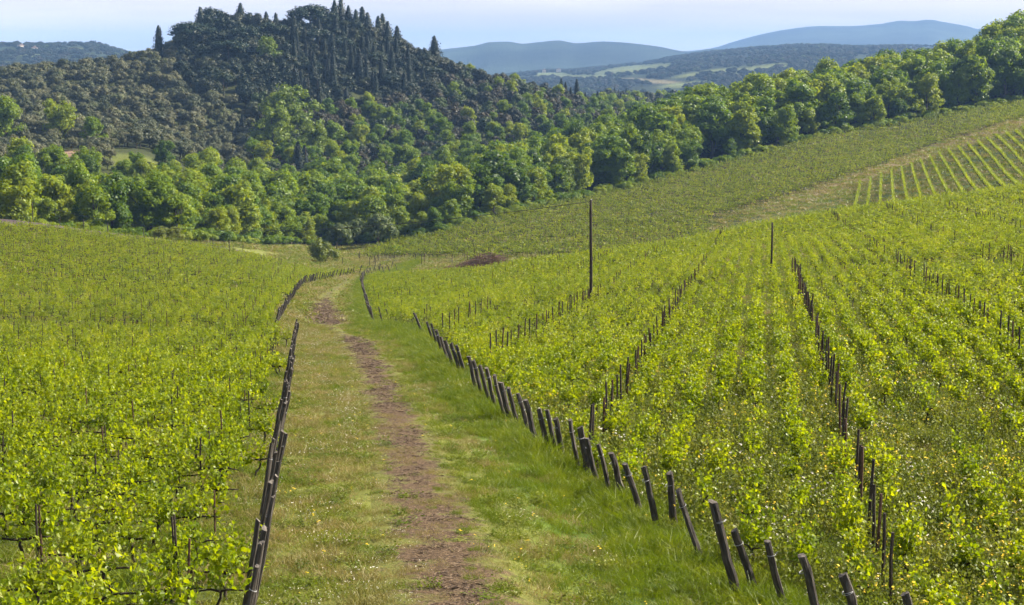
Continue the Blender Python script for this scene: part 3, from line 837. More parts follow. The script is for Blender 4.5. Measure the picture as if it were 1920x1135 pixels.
# dark hilltop understorey
di = np.nonzero(dark & (rng.uniform(size=len(X)) < .8))[0]
M['holm'] = leaf_mat('holm_leaf', [(0.0, (.012, .025, .010)), (0.5, (.023, .038, .013)), (0.8, (.040, .046, .020)), (1.0, (.068, .085, .020))], trans=0.15, local=0.3, nscale=.3)
make_kind('holm', 'round', M['holm'], 4, 85, .05, 500)
whole_h = [joined_tree('holm', k) for k in range(4)]
hh = rng.uniform(6, 11, len(di))
scatter('hilltop_wood', 'dark evergreen trees filling the hilltop between pines and cypresses', whole_h, np.column_stack([X[di], Y[di], zt(X[di], Y[di]) - .2]),
        rng.uniform(0, 6.28, len(di)), np.column_stack([hh*1.05, hh*1.05, hh]), rng.integers(0, 4, len(di)))

def at_ud(u, d):
    y = d; x = (u - CU)/F_PX*(y*math.cos(PITCH) - float(zt((u-CU)/F_PX*y, y))*math.sin(PITCH)); return x, y

# umbrella pines: (u, distance, height, width factor, label)
PINES = [
 (580, 850, 19, 1.35, 'broad umbrella pine topping the hill against the sky'),
 (365, 805, 16, 1.6, 'big umbrella pine at the left shoulder of the hilltop'),
 (402, 848, 18, .95, 'slim umbrella pine beside the pointed fir on the skyline'),
 (430, 770, 13, 1.5, 'umbrella pine with pale flat top below the left shoulder'),
 (512, 810, 13, 1.35, 'flat topped umbrella pine left of centre under the villa roof'),
 (460, 800, 12.5, 1.3, 'round umbrella pine between the two flat ones on the left'),
 (598, 805, 13, 1.3, 'umbrella pine just below the broad skyline pine'),
 (634, 795, 13, 1.3, 'umbrella pine lower right of the broad skyline pine'),
 (624, 760, 12, 1.2, 'umbrella pine in the middle of the cypress slope'),
 (585, 745, 11, 1.1, 'small umbrella pine among the cypresses of the slope'),
 (420, 715, 11, 1.1, 'lone rounded pine above the grey scrub slope'),
 (702, 790, 12, 1.2, 'umbrella pine under the row of skyline firs'),
 (735, 760, 11, 1.2, 'umbrella pine on the right edge of the dark hilltop'),
 (820, 800, 10, 1.2, 'round pine near the tall fir on the right shoulder'),
 (715, 705, 11, 1.15, 'round dark pine low on the right of the cypress slope'),
]
for u, d, h, w, lb in PINES:
    x, y = at_ud(u, d); plant('umbrella_pine', 'pine', x, y, h, w, lb, 'pine tree', 'umbrella pines on the hill')
HOLM = [(342, 815, 10), (356, 838, 13), (388, 842, 16), (412, 850, 14), (424, 838, 13), (438, 846, 15), (468, 850, 15), (484, 842, 13), (498, 845, 11), (536, 850, 11), (548, 856, 13), (560, 846, 13), (603, 850, 15), (618, 845, 15),
        (648, 838, 14), (664, 835, 14), (698, 838, 14), (735, 842, 13), (752, 838, 13), (768, 842, 12), (785, 846, 11), (800, 848, 10), (835, 850, 10)]
for k, (u, d, h) in enumerate(HOLM):
    x, y = at_ud(u, d); plant('holm_oak', 'holm', x, y, h, rng.uniform(.9, 1.15), 'bushy dark evergreen, %s from the left along the hilltop skyline' % ordinal(k), 'tree', 'evergreens along the hilltop skyline')
FIRS = [
 (377, 840, 20, 1.25, 'pointed fir at the left end of the hilltop skyline'),
 (452, 850, 19, 1.4, 'broad fir between the left skyline and the villa roof'),
 (500, 862, 15, 1.2, 'small fir in front of the villa roof, left one'),
 (518, 862, 14.5, 1.2, 'small fir in front of the villa roof, right one'),
 (815, 845, 19, 1.4, 'tall lone fir on the right shoulder of the hill'),
 (745, 850, 18, 1.3, 'last fir at the right end of the skyline row'),
 (362, 830, 9, 1.1, 'short fir left of the pointed skyline fir'),
]
for k, (u, d, h) in enumerate([(628, 852, 19), (640, 856, 20.5), (654, 850, 17.5), (668, 848, 16.5), (680, 852, 19), (690, 846, 17), (710, 848, 17), (718, 852, 19), (728, 846, 16)]):
    FIRS.append((u, d, h + 3, 1.25, 'dark spiky fir, %s of the row right of the broad skyline pine' % ('first second third fourth fifth sixth seventh eighth ninth'.split()[k])))
for u, d, h, w, lb in FIRS:
    x, y = at_ud(u, d); plant('fir_tree', 'fir', x, y, h, w, lb, 'fir tree', 'firs on the hill skyline')
x, y = at_ud(299, 800); plant('cypress_tree', 'cypress', x, y, 18.5, 1.5, 'lone dark cypress column on the skyline left of the hilltop', 'cypress', 'cypresses on the hill')
for k, (u, d, h) in enumerate([(1052, 880, 15), (1060, 886, 14), (1081, 880, 17), (1070, 890, 12), (1097, 885, 11), (1120, 890, 13)]):
    x, y = at_ud(u, d); plant('cypress_tree', 'cypress', x, y, h, 1.2, 'cypress, %s from the left in the small skyline group right of the hill' % ('first second third fourth fifth sixth'.split()[k]), 'cypress', 'cypresses on the hill')
for u, d, h in [(757, 800, 13), (793, 790, 11)]:
    x, y = at_ud(u, d); plant('cypress_tree', 'cypress', x, y, h, 1.3, ('tall' if h > 12 else 'shorter') + ' cypress of the pair on the right shoulder slope', 'cypress', 'cypresses on the hill')
cx = rng.uniform(540, 770, 60); cd = rng.uniform(690, 835, 60)
for u, d in zip(cx, cd):
    if u > 700 and d < 720: continue
    x, y = at_ud(u, d); plant('cypress_tree', 'cypress', x, y, rng.uniform(12, 18), rng.uniform(1.1, 1.6), 'dark cypress on the steep slope under the hilltop pines', 'cypress', 'cypresses of the hill slope')
for u, d, h in [(446, 640, 9), (455, 645, 11), (484, 640, 12), (560, 575, 15), (572, 580, 13), (880, 600, 12)]:
    x, y = at_ud(u, d); plant('cypress_tree', 'cypress', x, y, h, 1.7, 'dark cypress at the foot of the hill among lighter trees', 'cypress', 'cypresses at the hill foot')

# bright trees and others that stand out
for u, d, h, w, lb in [(548, 640, 25, 1.2, 'big bright yellow green tree in the middle of the hill'),
                       (512, 618, 20, 1.15, 'bright tree at the left foot of the big yellow green tree'),
                       (505, 765, 15, 1.15, 'yellow green tree among the dark pines of the hilltop'),
                       (588, 615, 15, 1.2, 'bright tree at the right foot of the big yellow green tree'),
                       (720, 520, 12, 1.1, 'pale bright tree in the hollow where the woods meet'),
                       (1150, 500, 7, 1.1, 'small bright yellow bush at the edge of the ridge wood'),
                       (1057, 478, 12, 1.0, 'light green pointed tree at the front of the ridge wood')]:
    x, y = at_ud(u, d); plant('bright_tree', 'poplar', x, y, h, w, lb, 'tree', 'bright yellow green trees')
for u, d, h, w, lb in [(112, 560, 15, 1.25, 'big dark green tree above the olive grove on the left'),
                       (15, 550, 16, 1.1, 'tall green tree at the left edge above the olive grove'),
                       (175, 545, 10, 1.2, 'green tree right of the big one above the grove'),
                       (310, 500, 9, 1.2, 'green tree standing at the right end of the knoll meadow'),
                       (255, 470, 6, 1.3, 'low green bush on the knoll meadow'),
                       (1868, 640, 14, .9, 'pale green tree at the right end of the ridge wood')]:
    x, y = at_ud(u, d); plant('broadleaf_tree', 'broad', x, y, h, w, lb, 'tree', 'broadleaf trees on the knoll')
for u, d, h, w, lb in [(708, 415, 10, 1.1, 'grey green willow in front of the valley wood'),
                       (640, 425, 7, 1.1, 'pale willow behind the round bush by the path end'),
                       (668, 428, 8, 1.1, 'small pale willow right of the path end bush')]:
    x, y = at_ud(u, d); plant('willow_tree', 'willow', x, y, h, w, lb, 'tree', 'willows in the valley')
for u, d, h, lb in [(993, 470, 8.5, 'rusty brown leaved tree at the front of the ridge wood'), (1395, 555, 6.5, 'rusty brown shrub under the ridge wood')]:
    x, y = at_ud(u, d); plant('rusty_tree', 'rust', x, y, h, 1.1, lb, 'tree', 'rusty leaved trees')
# olive grove on the knoll
X, Y = jitter_grid(-170, -110, 470, 550, 6.4)
U, VG, D = px_of(X, Y)
for k in np.nonzero((U > -10) & (U < 215) & (Y < 545) & ~((np.abs(U-135) < 26) & (Y < 520)))[0]:
    plant('olive_tree', 'olive', X[k], Y[k], rng.uniform(4.2, 5.6), rng.uniform(1.0, 1.25), 'silver grey olive tree in the grove on the knoll at the left', 'tree', 'olive trees of the knoll grove')
# bushes
for u, d, h, w, lb in [(606, 345, 7.6, 1.0, 'round multi stemmed bush where the path ends'),
                       (312, 300, 4.4, 1.5, 'olive green bush behind the upper edge of the left vineyard'),
                       (745, 372, 2.6, 1.4, 'low bush on the bank below the middle vineyard corner'),
                       (1015, 470, 4, 1.4, 'low bush under the front of the ridge wood')]:
    x, y = at_ud(u, d); plant('bush', 'bush' if u in (606, 312) else 'shrub', x, y, h, w, lb, 'bush', 'bushes at the field edges', sink=.2*h if u in (606, 312) else .1)
# scrubby undergrowth along the wood's edge
X, Y = jitter_grid(-160, 260, 285, 640, 3.1)
U, VG, D = px_of(X, Y)
e = Y - wood_edge(U)
k = np.nonzero((e > -3.5) & (e < 7) & (U > -100) & (U < 2050) & ~((U > 520) & (U < 770) & (Y < 380)))[0]
whole_s = [joined_tree('shrub', q) for q in range(3)]
hh = rng.uniform(1.4, 4.2, len(k))
scatter('undergrowth', 'dark tangled undergrowth along the edge of the woods', whole_s, np.column_stack([X[k], Y[k], zt(X[k], Y[k]) - .1]), rng.uniform(0, 6.28, len(k)),
        np.column_stack([hh*1.3, hh*1.3, hh]), rng.integers(0, 3, len(k)))

# trees beyond the hill's right end
for u, d, h, kd in [(1262, 1000, 22, 'fir'), (1275, 1010, 18, 'fir'), (1410, 1020, 14, 'fir'), (1425, 1020, 17, 'fir'), (1450, 1025, 15, 'fir'), (1462, 1030, 14, 'fir'), (1480, 1030, 12, 'fir')]:
    pass
X, Y = jitter_grid(60, 330, 840, 1160, 7)
U, VG, D = px_of(X, Y)
k = np.nonzero((U > 1040) & (U < 2050))[0]
hh = rng.uniform(8, 14, len(k))
scatter('back_wood', 'dark wood beyond the ridge on the right', whole_h + whole_broad[:2] + [joined_tree('fir', 0), joined_tree('cypress', 0)],
        np.column_stack([X[k], Y[k], zt(X[k], Y[k]) - .2]), rng.uniform(0, 6.28, len(k)), np.column_stack([hh, hh, hh]), rng.integers(0, 8, len(k)))
# woods on the hazy hills
for (RX, RY, RZ, RT, RC), nm, lb, cnt in ((RG_LEFT, 'far_wood', 'blue hazy woods on the far left hill', 9000), (RG_NEAR, 'far_wood', 'blue hazy woods on the ridge with pale fields', 22000)):
    a, b = RX.shape
    fi = rng.uniform(0, a-1.01, cnt); fj = rng.uniform(0, np.sum(RT[0] <= 1)+1, cnt)
    ii = fi.astype(int); jj = fj.astype(int); fa = fi-ii; fb = fj-jj
    def bl(G): return (1-fa)*(1-fb)*G[ii, jj] + fa*(1-fb)*G[ii+1, jj] + (1-fa)*fb*G[ii, jj+1] + fa*fb*G[ii+1, jj+1]
    px_, py_, pz_ = bl(RX), bl(RY), bl(RZ); lum = bl(RC[..., 1])
    dens = wob(px_, py_, 260, 6, 5) + .6*wob(px_, py_, 90, 6, 15)
    up, vp, _ = project(px_, py_, pz_)
    keep = (lum < .12) & (dens > -.25) & (up > -350) & (up < 2250)
    n = keep.sum(); hh = rng.uniform(6, 11, n)
    scatter(nm, lb, whole_h + whole_mq[:2] + [joined_tree('cypress', 1)], np.column_stack([px_, py_, pz_])[keep] - np.array([0, 0, 1.0]), rng.uniform(0, 6.28, n),
            np.column_stack([hh*1.6, hh*1.6, hh]), np.where(rng.uniform(size=n) < .05, 6, rng.integers(0, 6, n)))

# ------------------------------------------------------------------ houses
def house(name, label, u, d, w, dp, hw, hr, rz, mats, on=None, chimney=True, lift=0.0):
    x, y = at_ud(u, d) if on is None else on[:2]
    z = (float(zt(x, y)) if on is None else on[2]) + lift
    e = link(name, None, loc=(x, y, z), rot=(0, 0, rz))
    mb = MB(); mb.box((0, 0, hw/2 - .5), (w/2, dp/2, hw/2 + .5)); link('wall', mb.mesh('wall', [mats[0]]), e)
    ov = .5; mb = MB()
    Vr = np.array([(-w/2-ov, -dp/2-ov, hw+.02), (w/2+ov, -dp/2-ov, hw+.02), (w/2+ov, dp/2+ov, hw+.02), (-w/2-ov, dp/2+ov, hw+.02), (-w/2+dp*.45, 0, hw+hr), (w/2-dp*.45, 0, hw+hr)])
    mb.add(Vr, [np.array([[0, 1, 5, 4], [2, 3, 4, 5]]), np.array([[1, 2, 5], [3, 0, 4]]), np.array([[3, 2, 1, 0]])])
    rf = link('roof', mb.mesh('roof', [mats[1]]), e)
    if chimney:
        mb = MB(); mb.box((w*.12, -.6, hw+hr+.3), (.4, .35, .9)); mb.box((w*.12, -.6, hw+hr+1.26), (.5, .45, .08)); link('chimney', mb.mesh('chimney', [mats[0]]), rf)
    nw = max(2, int(w/3.2))
    for fl in range(max(1, int(hw/3))):
        for q in range(nw):
            mb = MB(); xx = -w/2 + (q+.5)*w/nw
            mb.box((xx, -dp/2-.03, 1.6 + fl*3), (.5, .06, .8)); wn_ = link('window', mb.mesh('window', [M['shutter']]), e)
            mb = MB(); mb.box((xx, -dp/2-.10, .72 + fl*3), (.62, .10, .06)); link('sill', mb.mesh('sill', [mats[0]]), wn_)
    tag(e, label, 'house')
house('villa', 'villa with brown tiled hip roof among the hilltop trees', 525, 872, 20, 12, 6.0, 3.2, .15, (M['plaster'], M['tile']), lift=.9)
def on_ridge(RG, u, v):
    X, Y, Z, T, CC = RG
    Ux, Vx, _ = project(X, Y, Z); m = np.where(T <= 1, (Ux-u)**2 + (Vx-v)**2*4, 1e9); k = np.argmin(m)
    return float(X.ravel()[k]), float(Y.ravel()[k]), float(Z.ravel()[k])
for k, (RG, u, v, w) in enumerate([(RG_NEAR, 1024, 138, 14), (RG_NEAR, 1051, 137, 16), (RG_LEFT, 66, 99, 16), (RG_LEFT, 44, 95, 18)]):
    house('farmhouse', ['small pale farmhouse on the hazy ridge, the left of two', 'small pale farmhouse on the hazy ridge, the right of two',
                        'small pink farmhouse with red roof on the far left hill', 'long farmhouse half hidden on the far left hill'][k], 0, 0, w*.62, 7, 5, 2.2, .3*k, (M['plaster_white'], M['tile']), on=on_ridge(RG, u, v), lift=3)

# ------------------------------------------------------------------ vines
def vine_meshes(seed, nshoot, nleaf, lsize, hgt, full=True, spread=1.0):
    """returns (wood mesh, leaf mesh); the row runs along local x"""
    r = np.random.default_rng(seed)
    wood, leaf = MB(), MB()
    zc = r.uniform(.48, .62)
    zz = np.linspace(-.05, zc, 6); off = np.cumsum(r.normal(size=(6, 2))*.03, 0); off -= off[0]
    tr = np.column_stack([off, zz])
    if full: wood.tube(tr, np.linspace(.038, .026, 6), 6)
    else: wood.tube(tr[[0, 3, 5]], [.045, .035, .028], 4, cap=False)
    PTS = []
    for sgn in (-1, 1):
        m = 6; xs = np.linspace(0, sgn*r.uniform(.42, .6)*spread, m)
        arm = np.column_stack([tr[-1, 0] + xs, tr[-1, 1] + np.cumsum(r.normal(size=m)*.012), zc + .03*np.sin(np.linspace(0, 2.5, m)) + np.cumsum(r.normal(size=m)*.012)])
        arm[0] = tr[-1]
        wood.tube(arm if full else arm[[0, 2, 5]], np.linspace(.026, .014, m) if full else [.03, .024, .016], 6 if full else 4, cap=full)
        PTS.append(arm)
    arms = np.vstack(PTS)
    for _ in range(nshoot):
        p0 = arms[r.integers(0, len(arms))]
        hh = hgt*r.uniform(.45, 1.1); m = 5
        dirv = np.array([r.normal()*.24, r.normal()*.22, 1.0]); t = np.linspace(0, 1, m)[:, None]
        P = p0 + dirv*hh*t + np.array([r.normal()*.12, r.normal()*.16, -.06])*t**2
        if full: wood.tube(P, np.linspace(.006, .003, m), 3, mat=1, cap=False)
        k = max(2, int(nleaf*r.uniform(.7, 1.3)))
        tt_ = r.uniform(.03, 1.05, k)
        B = p0 + dirv*hh*tt_[:, None] + r.normal(size=(k, 3))*np.array([.09, .09, .05])
        N = r.normal(size=(k, 3))*.8 + np.array([0, -.15, .55])
        V, F = leaves(B, N, lsize*r.uniform(.45, 1.3, k)*(1.1 - .4*tt_), r, 'vine' if full else 'quad', .5)
        leaf.add(V, F)
    return wood.mesh('vine_wood', [M['bark'], M['vine']], True), leaf.mesh('vine_leaves', [M['vine'] if full else M['vine_far']])

VN = [vine_meshes(900+k, 12, 15, .106, .74) for k in range(7)]
VR = [vine_meshes(930+k, 14, 16, .108, .85, True, .36) for k in range(6)]      # narrower ones of the right field         # near, full
VT = [vine_meshes(950+k, 8, 8, .12, .75, True, .3) for k in range(4)]           # thin ones
VM = [vine_meshes(970+k, 12, 8, .155, .78, False, .45) for k in range(5)]      # middle distance
VF = [vine_meshes(990+k, 8, 4, .24, .70, False, 1.1) for k in range(4)]  # far

def joined(pair, name):
    w, l = pair
    V = []; F = {}; FM = {}; off = 0
    mats = []
    for me in (w, l):
        co = np.empty(len(me.vertices)*3, np.float32); me.vertices.foreach_get('co', co); V.append(co.reshape(-1, 3))
        tot = np.empty(len(me.polygons), np.int32); me.polygons.foreach_get('loop_total', tot)
        st = np.empty(len(me.polygons), np.int32); me.polygons.foreach_get('loop_start', st)
        mi = np.empty(len(me.polygons), np.int32); me.polygons.foreach_get('material_index', mi)
        vi = np.empty(len(me.loops), np.int32); me.loops.foreach_get('vertex_index', vi)
        for q in np.unique(tot):
            s = tot == q
            F.setdefault(q, []).append(vi[st[s][:, None] + np.arange(q)] + off); FM.setdefault(q, []).append(mi[s] + len(mats))
        off += len(me.vertices); mats += list(me.materials)
    ks = sorted(F)
    return new_mesh(name, np.concatenate(V), [np.concatenate(F[q]) for q in ks], mats, False, np.concatenate([np.concatenate(FM[q]) for q in ks]))
JN = [joined(p, 'whole_vine') for p in VN]
JR = [joined(p, 'whole_vine') for p in VR]
JM = [joined(p, 'vine_mid') for p in VM]
JF = [joined(p, 'vine_far') for p in VF]

ROW = 1.5
def row_points(e1, e2, a0, a1, b0, b1, row, step, jit=.13):
    b = np.arange(b0, b1, row); a = np.arange(a0, a1, step)
    A, B = np.meshgrid(a, b)
    A = A + rng.uniform(-jit, jit, A.shape); B = B + rng.uniform(-.05, .05, B.shape)
    X = A*e1[0] + B*e2[0]; Y = A*e1[1] + B*e2[1]
    return X.ravel(), Y.ravel(), A.ravel(), B.ravel()

# right field
X1, Y1, A1, B1 = row_points(E1, E2, -75, 110, 12, 262, ROW, 1.0, .06)
edge = xr_edge(Y1)
far_edge = np.interp((X1/Y1)*F_PX + CU, [600, 760, 860, 1000, 1100, 1300, 1420, 1700, 1920, 2300], [272, 275, 262, 236, 226, 220, 216, 230, 245, 255])
k = (X1 > edge + .35) & (Y1 > 13) & (np.abs(B1 - GAP2) > 1.9) & (Y1 < far_edge) & (X1/Y1 > -.13) & (X1/Y1 < .42)
k &= rng.uniform(size=len(X1)) > .05
RIGHT = np.column_stack([X1, Y1])[k]
# left field: rows square to the fence
LA = math.atan2(LF_NEAR[2, 0]-LF_NEAR[1, 0], LF_NEAR[2, 1]-LF_NEAR[1, 1])
L2 = np.array([math.sin(LA), math.cos(LA)]); L1 = np.array([-L2[1], L2[0]])       # L1 points left
X2, Y2, A2, B2 = row_points(L1, L2, -60, 130, 12, 320, ROW, .9)
edge = xl_edge(Y2)
gap_l = np.abs(Y2 - (104 + (X2+14)*.12*-1)) < 3.2
k = (X2 < edge - .35) & (Y2 > 13) & ~gap_l & (Y2 < np.interp(X2/Y2*F_PX + CU, *CREST) - 2) & (X2/Y2 > -.42)
k &= (rng.uniform(size=len(X2)) > .07 + .16*(wob(X2, Y2, 9, 6, 17) > .25)) & (X2/Y2*F_PX + CU < 760)
LEFT = np.column_stack([X2, Y2])[k]
ALLV = np.vstack([RIGHT, LEFT]); side = np.array([0]*len(RIGHT) + [1]*len(LEFT))
RZV = np.where(side == 0, -GA, math.atan2(L1[1], L1[0]))
ZV = zt(ALLV[:, 0], ALLV[:, 1])
UV, VV_, _ = project(ALLV[:, 0], ALLV[:, 1], ZV + .6)
inview = (UV > -15) & (UV < 1935) & (VV_ < 1170)
dist = np.where(inview, ALLV[:, 1], 1e9)
near_ids = np.argsort(dist)[:300]
is_ind = np.zeros(len(ALLV), bool); is_ind[near_ids] = True
thin_zone = (side == 0) & (ALLV[:, 1] < 52)
tv = rng.uniform(size=len(ALLV))
rowid = np.where(side == 0, np.round((ALLV @ E2 - 12)/ROW), np.round((ALLV @ L2 - 12)/ROW)).astype(int)
along = np.where(side == 0, ALLV @ E1, ALLV @ L1)
near_ids = np.array([k for k in near_ids if not (tv[k] < .28 and thin_zone[k])])
VLAB = {}
for sd in (0, 1):
    ids_s = [k for k in near_ids if side[k] == sd]
    rows_s = sorted(set(rowid[k] for k in ids_s))
    for ri, rw in enumerate(rows_s):
        inrow = sorted([k for k in ids_s if rowid[k] == rw], key=lambda k: along[k])
        for vi_, k in enumerate(inrow): VLAB[k] = (ordinal(ri), ordinal(vi_))
for k in near_ids:
    pr = (VT[k % 4] if thin_zone[k] and tv[k] < .6 else VR[k % 6]) if side[k] == 0 else VN[k % 7]
    ro, vo = VLAB[k]
    if side[k] == 0:
        lb, gr = '%s grapevine from the posts in the %s row from the bottom, right vineyard' % (vo, ro), 'grapevines near the camera in the right vineyard'
    else:
        lb, gr = '%s grapevine from the fence in the %s row from the bottom, left vineyard' % (vo, ro), 'grapevines near the camera in the left vineyard'
    e = link('grapevine', None, loc=(ALLV[k, 0], ALLV[k, 1], ZV[k]), rot=(rng.normal()*.04, rng.normal()*.04, RZV[k] + rng.normal()*.06 + (math.pi if rng.uniform() < .5 else 0)))
    e.empty_display_size = .2
    s = rng.uniform(.74, 1.0)
    for nm, mm in (('vine_trunk', pr[0]), ('leaves', pr[1])):
        c = bpy.data.objects.new(nm, mm); COL.objects.link(c); c.parent = e; c.scale = (s, s, s*rng.uniform(.9, 1.1))
    tag(e, lb, 'grapevine', gr)
def vine_stuff(name, label, sel, protos, smul=1.0):
    ids = np.nonzero(sel)[0]; n = len(ids)
    s = rng.uniform(.72, 1.02, n)*smul
    scatter(name, label, protos, np.column_stack([ALLV[ids], ZV[ids]]), RZV[ids] + np.where(rng.uniform(size=n) < .5, math.pi, 0) + rng.normal(size=n)*.08,
            np.column_stack([s, s*1.05, s*rng.uniform(.88, 1.12, n)]), rng.integers(0, len(protos), n))
rst = ~is_ind
nearz = rst & (ALLV[:, 1] < 75); midz = rst & (ALLV[:, 1] >= 75) & (ALLV[:, 1] < 150); farz = rst & (ALLV[:, 1] >= 150)
for sd, nm in ((0, 'right'), (1, 'left')):
    vine_stuff('grapevine_rows', 'rows of grapevines farther up the %s vineyard' % nm, nearz & (side == sd), JR if sd == 0 else JN)
    vine_stuff('grapevine_rows', 'rows of grapevines in the middle of the %s vineyard' % nm, midz & (side == sd), JM)
    vine_stuff('grapevine_rows', 'rows of small grapevines at the far edge of the %s vineyard' % nm, farz & (side == sd), JF)

# middle vineyard on the opposite slope and the steep one at the far right
mz = R(-4); m1 = np.array([math.cos(mz), math.sin(mz)]); m2 = np.array([-math.sin(mz), math.cos(mz)])
X3, Y3, A3, B3 = row_points(m1, m2, -60, 260, 300, 640, 5.4, .85, .2)
U3, V3, _ = px_of(X3, Y3)
vb = np.interp(U3, [1250, 1340, 1500, 1640, 1760, 1850, 1920, 2300], [430, 418, 372, 325, 280, 252, 232, 180])
k = (Y3 > 312) & (Y3 < wood_edge(U3) - 6) & (U3 > 640) & (U3 < 1990) & ((U3 < 1330) | (V3 < vb - 9)) & (rng.uniform(size=len(X3)) > .1) & ~((U3 < 880) & (V3 > 487 - (U3-640)*.01))
n = k.sum(); s = rng.uniform(1.2, 1.75, n)
scatter('grapevine_rows', 'rows of grapevines on the opposite slope below the ridge wood', JF, np.column_stack([X3[k], Y3[k], zt(X3[k], Y3[k])]), np.full(n, mz) + rng.normal(size=n)*.1,
        np.column_stack([s, s, s*1.05]), rng.integers(0, 4, n))
fz = R(13); f1 = np.array([math.sin(fz), math.cos(fz)]); f2 = np.array([math.cos(fz), -math.sin(fz)])
X4, Y4, A4, B4 = row_points(f1, f2, 250, 520, -60, 160, 2.5, .95, .15)
U4, V4, _ = px_of(X4, Y4)
vb = np.interp(U4, [1250, 1340, 1500, 1640, 1760, 1850, 1920, 2300], [430, 418, 372, 325, 280, 252, 232, 180])
k = (Y4 > 268) & (U4 > 1600) & (U4 < 2150) & (V4 > vb + 13) & (rng.uniform(size=len(X4)) > .12)
n = k.sum(); s = rng.uniform(.9, 1.25, n)
scatter('grapevine_rows', 'diagonal rows of grapevines on the steep slope at the far right', JF, np.column_stack([X4[k], Y4[k], zt(X4[k], Y4[k])]), np.full(n, math.pi/2 - fz) + rng.normal(size=n)*.1,
        np.column_stack([s, s, s*1.1]), rng.integers(0, 4, n))

# ------------------------------------------------------------------ posts and stakes
def post_mesh(seed, h, r0, ties=True):
    r = np.random.default_rng(seed); mb = MB()
    m = 9; n = 9
    zz = np.concatenate([[-.35], np.linspace(0, h, m-1)])
    off = np.cumsum(r.normal(size=(m, 2))*.008, 0); off -= off[1]
    a = np.arange(n)*2*math.pi/n
    prof = 1 + .13*np.sin(a*2 + r.uniform(0, 6)) + .08*np.sin(a*3 + r.uniform(0, 6))
    rad = r0*np.interp(zz, [-.35, 0, h], [1.05, 1.0, .86])[:, None]*prof[None, :]*(1 + r.normal(size=(m, n))*.045)
    V = np.stack([off[:, 0:1] + rad*np.cos(a), off[:, 1:2] + rad*np.sin(a), np.broadcast_to(zz[:, None], (m, n)).copy()], -1)
    slope = r.normal(size=2)*.28
    V[-1, :, 2] += (V[-1, :, 0]-off[-1, 0])*slope[0] + (V[-1, :, 1]-off[-1, 1])*slope[1] + r.normal(size=n)*.006
    V = V.reshape(-1, 3)
    i, j = np.meshgrid(np.arange(m-1), np.arange(n), indexing='ij'); i = i.ravel(); j = j.ravel(); j2 = (j+1) % n
    mb.add(V, [np.stack([i*n+j, i*n+j2, (i+1)*n+j2, (i+1)*n+j], 1)], 0)
    top = V[-n:]; mb.add(np.vstack([top + [0, 0, .001], top.mean(0) + [0, 0, .004]]), [np.array([[q, (q+1) % n, n] for q in range(n)])], 1)
    return mb.mesh('post', [M['wood'], M['cut']], False)
def tie_mesh(r0, z, seed):
    r = np.random.default_rng(seed); mb = MB()
    for k in range(2):
        a = np.linspace(0, 6.283, 14); zz = z + .012*k + .01*np.sin(a + r.uniform(0, 6))
        mb.tube(np.column_stack([np.cos(a)*(r0*1.1), np.sin(a)*(r0*1.1), zz]), .0035, 4, cap=False)
    return mb.mesh('wire_tie', [M['wire']])
POSTS = [(post_mesh(20+k, 1.5, .050 + .008*(k % 3)), tie_mesh(.050 + .008*(k % 3), 1.2, k)) for k in range(8)]
def put_post(x, y, h, lean_x, lean_y, label, group, k, thick=1.0, ties=True):
    pm, tm = POSTS[k % 8]
    s = h/1.5
    o = link('fence_post', pm, loc=(x, y, float(zt(x, y))), rot=(0, 0, random.uniform(0, 6.28)), scale=(thick, thick, s))
    up = Vector((lean_x, lean_y, 1.0)).normalized()
    q = Vector((0, 0, 1)).rotation_difference(up) @ Matrix.Rotation(random.uniform(0, 6.28), 3, 'Z').to_quaternion()
    o.rotation_euler = q.to_euler()
    if ties:
        t = bpy.data.objects.new('wire_tie', tm); COL.objects.link(t); t.parent = o
    tag(o, label, 'post', group)
    return o
# near right row: (top pixel, base pixel) pairs
PAIRS = [((1690,1117),(1740,1300)),((1576,1078),(1622,1240)),((1498,1043),(1545,1195)),((1438,1018),(1475,1150)),((1375,995),(1418,1118)),((1342,948),(1385,1133)),((1270,922),(1317,1061)),
 ((1251,893),(1267,999)),((1205,881),(1235,1000)),((1172,872),(1207,975)),((1144,853),(1172,943)),((1122,837),(1147,939)),((1101,827),(1121,911)),((1085,809),(1105,900)),
 ((1070,797),(1087,897)),((1041,790),(1059,869)),((1027,775),(1047,862)),((1012,774),(1031,858)),((987,756),(1008,841)),((973,742),(996,820)),((957,733),(973,802)),((944,722),(959,795)),
 ((929,711),(948,793)),((913,696),(932,775)),((902,689),(920,762)),((890,681),(905,748)),((879,674),(894,737)),((858,651),(875,708)),((848,648),(864,702)),((837,642),(852,692)),
 ((829,635),(843,684)),((818,623),(832,668)),((809,611),(822,655)),((802,607),(815,648)),((776,588),(795,630))]
nv = 0
for k, (tp, bs_) in enumerate(PAIRS):
    x, y, z = on_ground(*bs_)
    h = (bs_[1]-tp[1])*y/F_PX*1.13
    lean = (tp[0]-bs_[0])/(bs_[1]-tp[1])
    lb = 'weathered leaning wooden post, %s from the bottom in the near row right of the track' % ordinal(k)
    put_post(x, y, max(h, .8) + .04, lean, -.05 + random.uniform(-.05, .05), lb, 'posts of the near right row', k, 1.3 if k < 16 else 1.4)
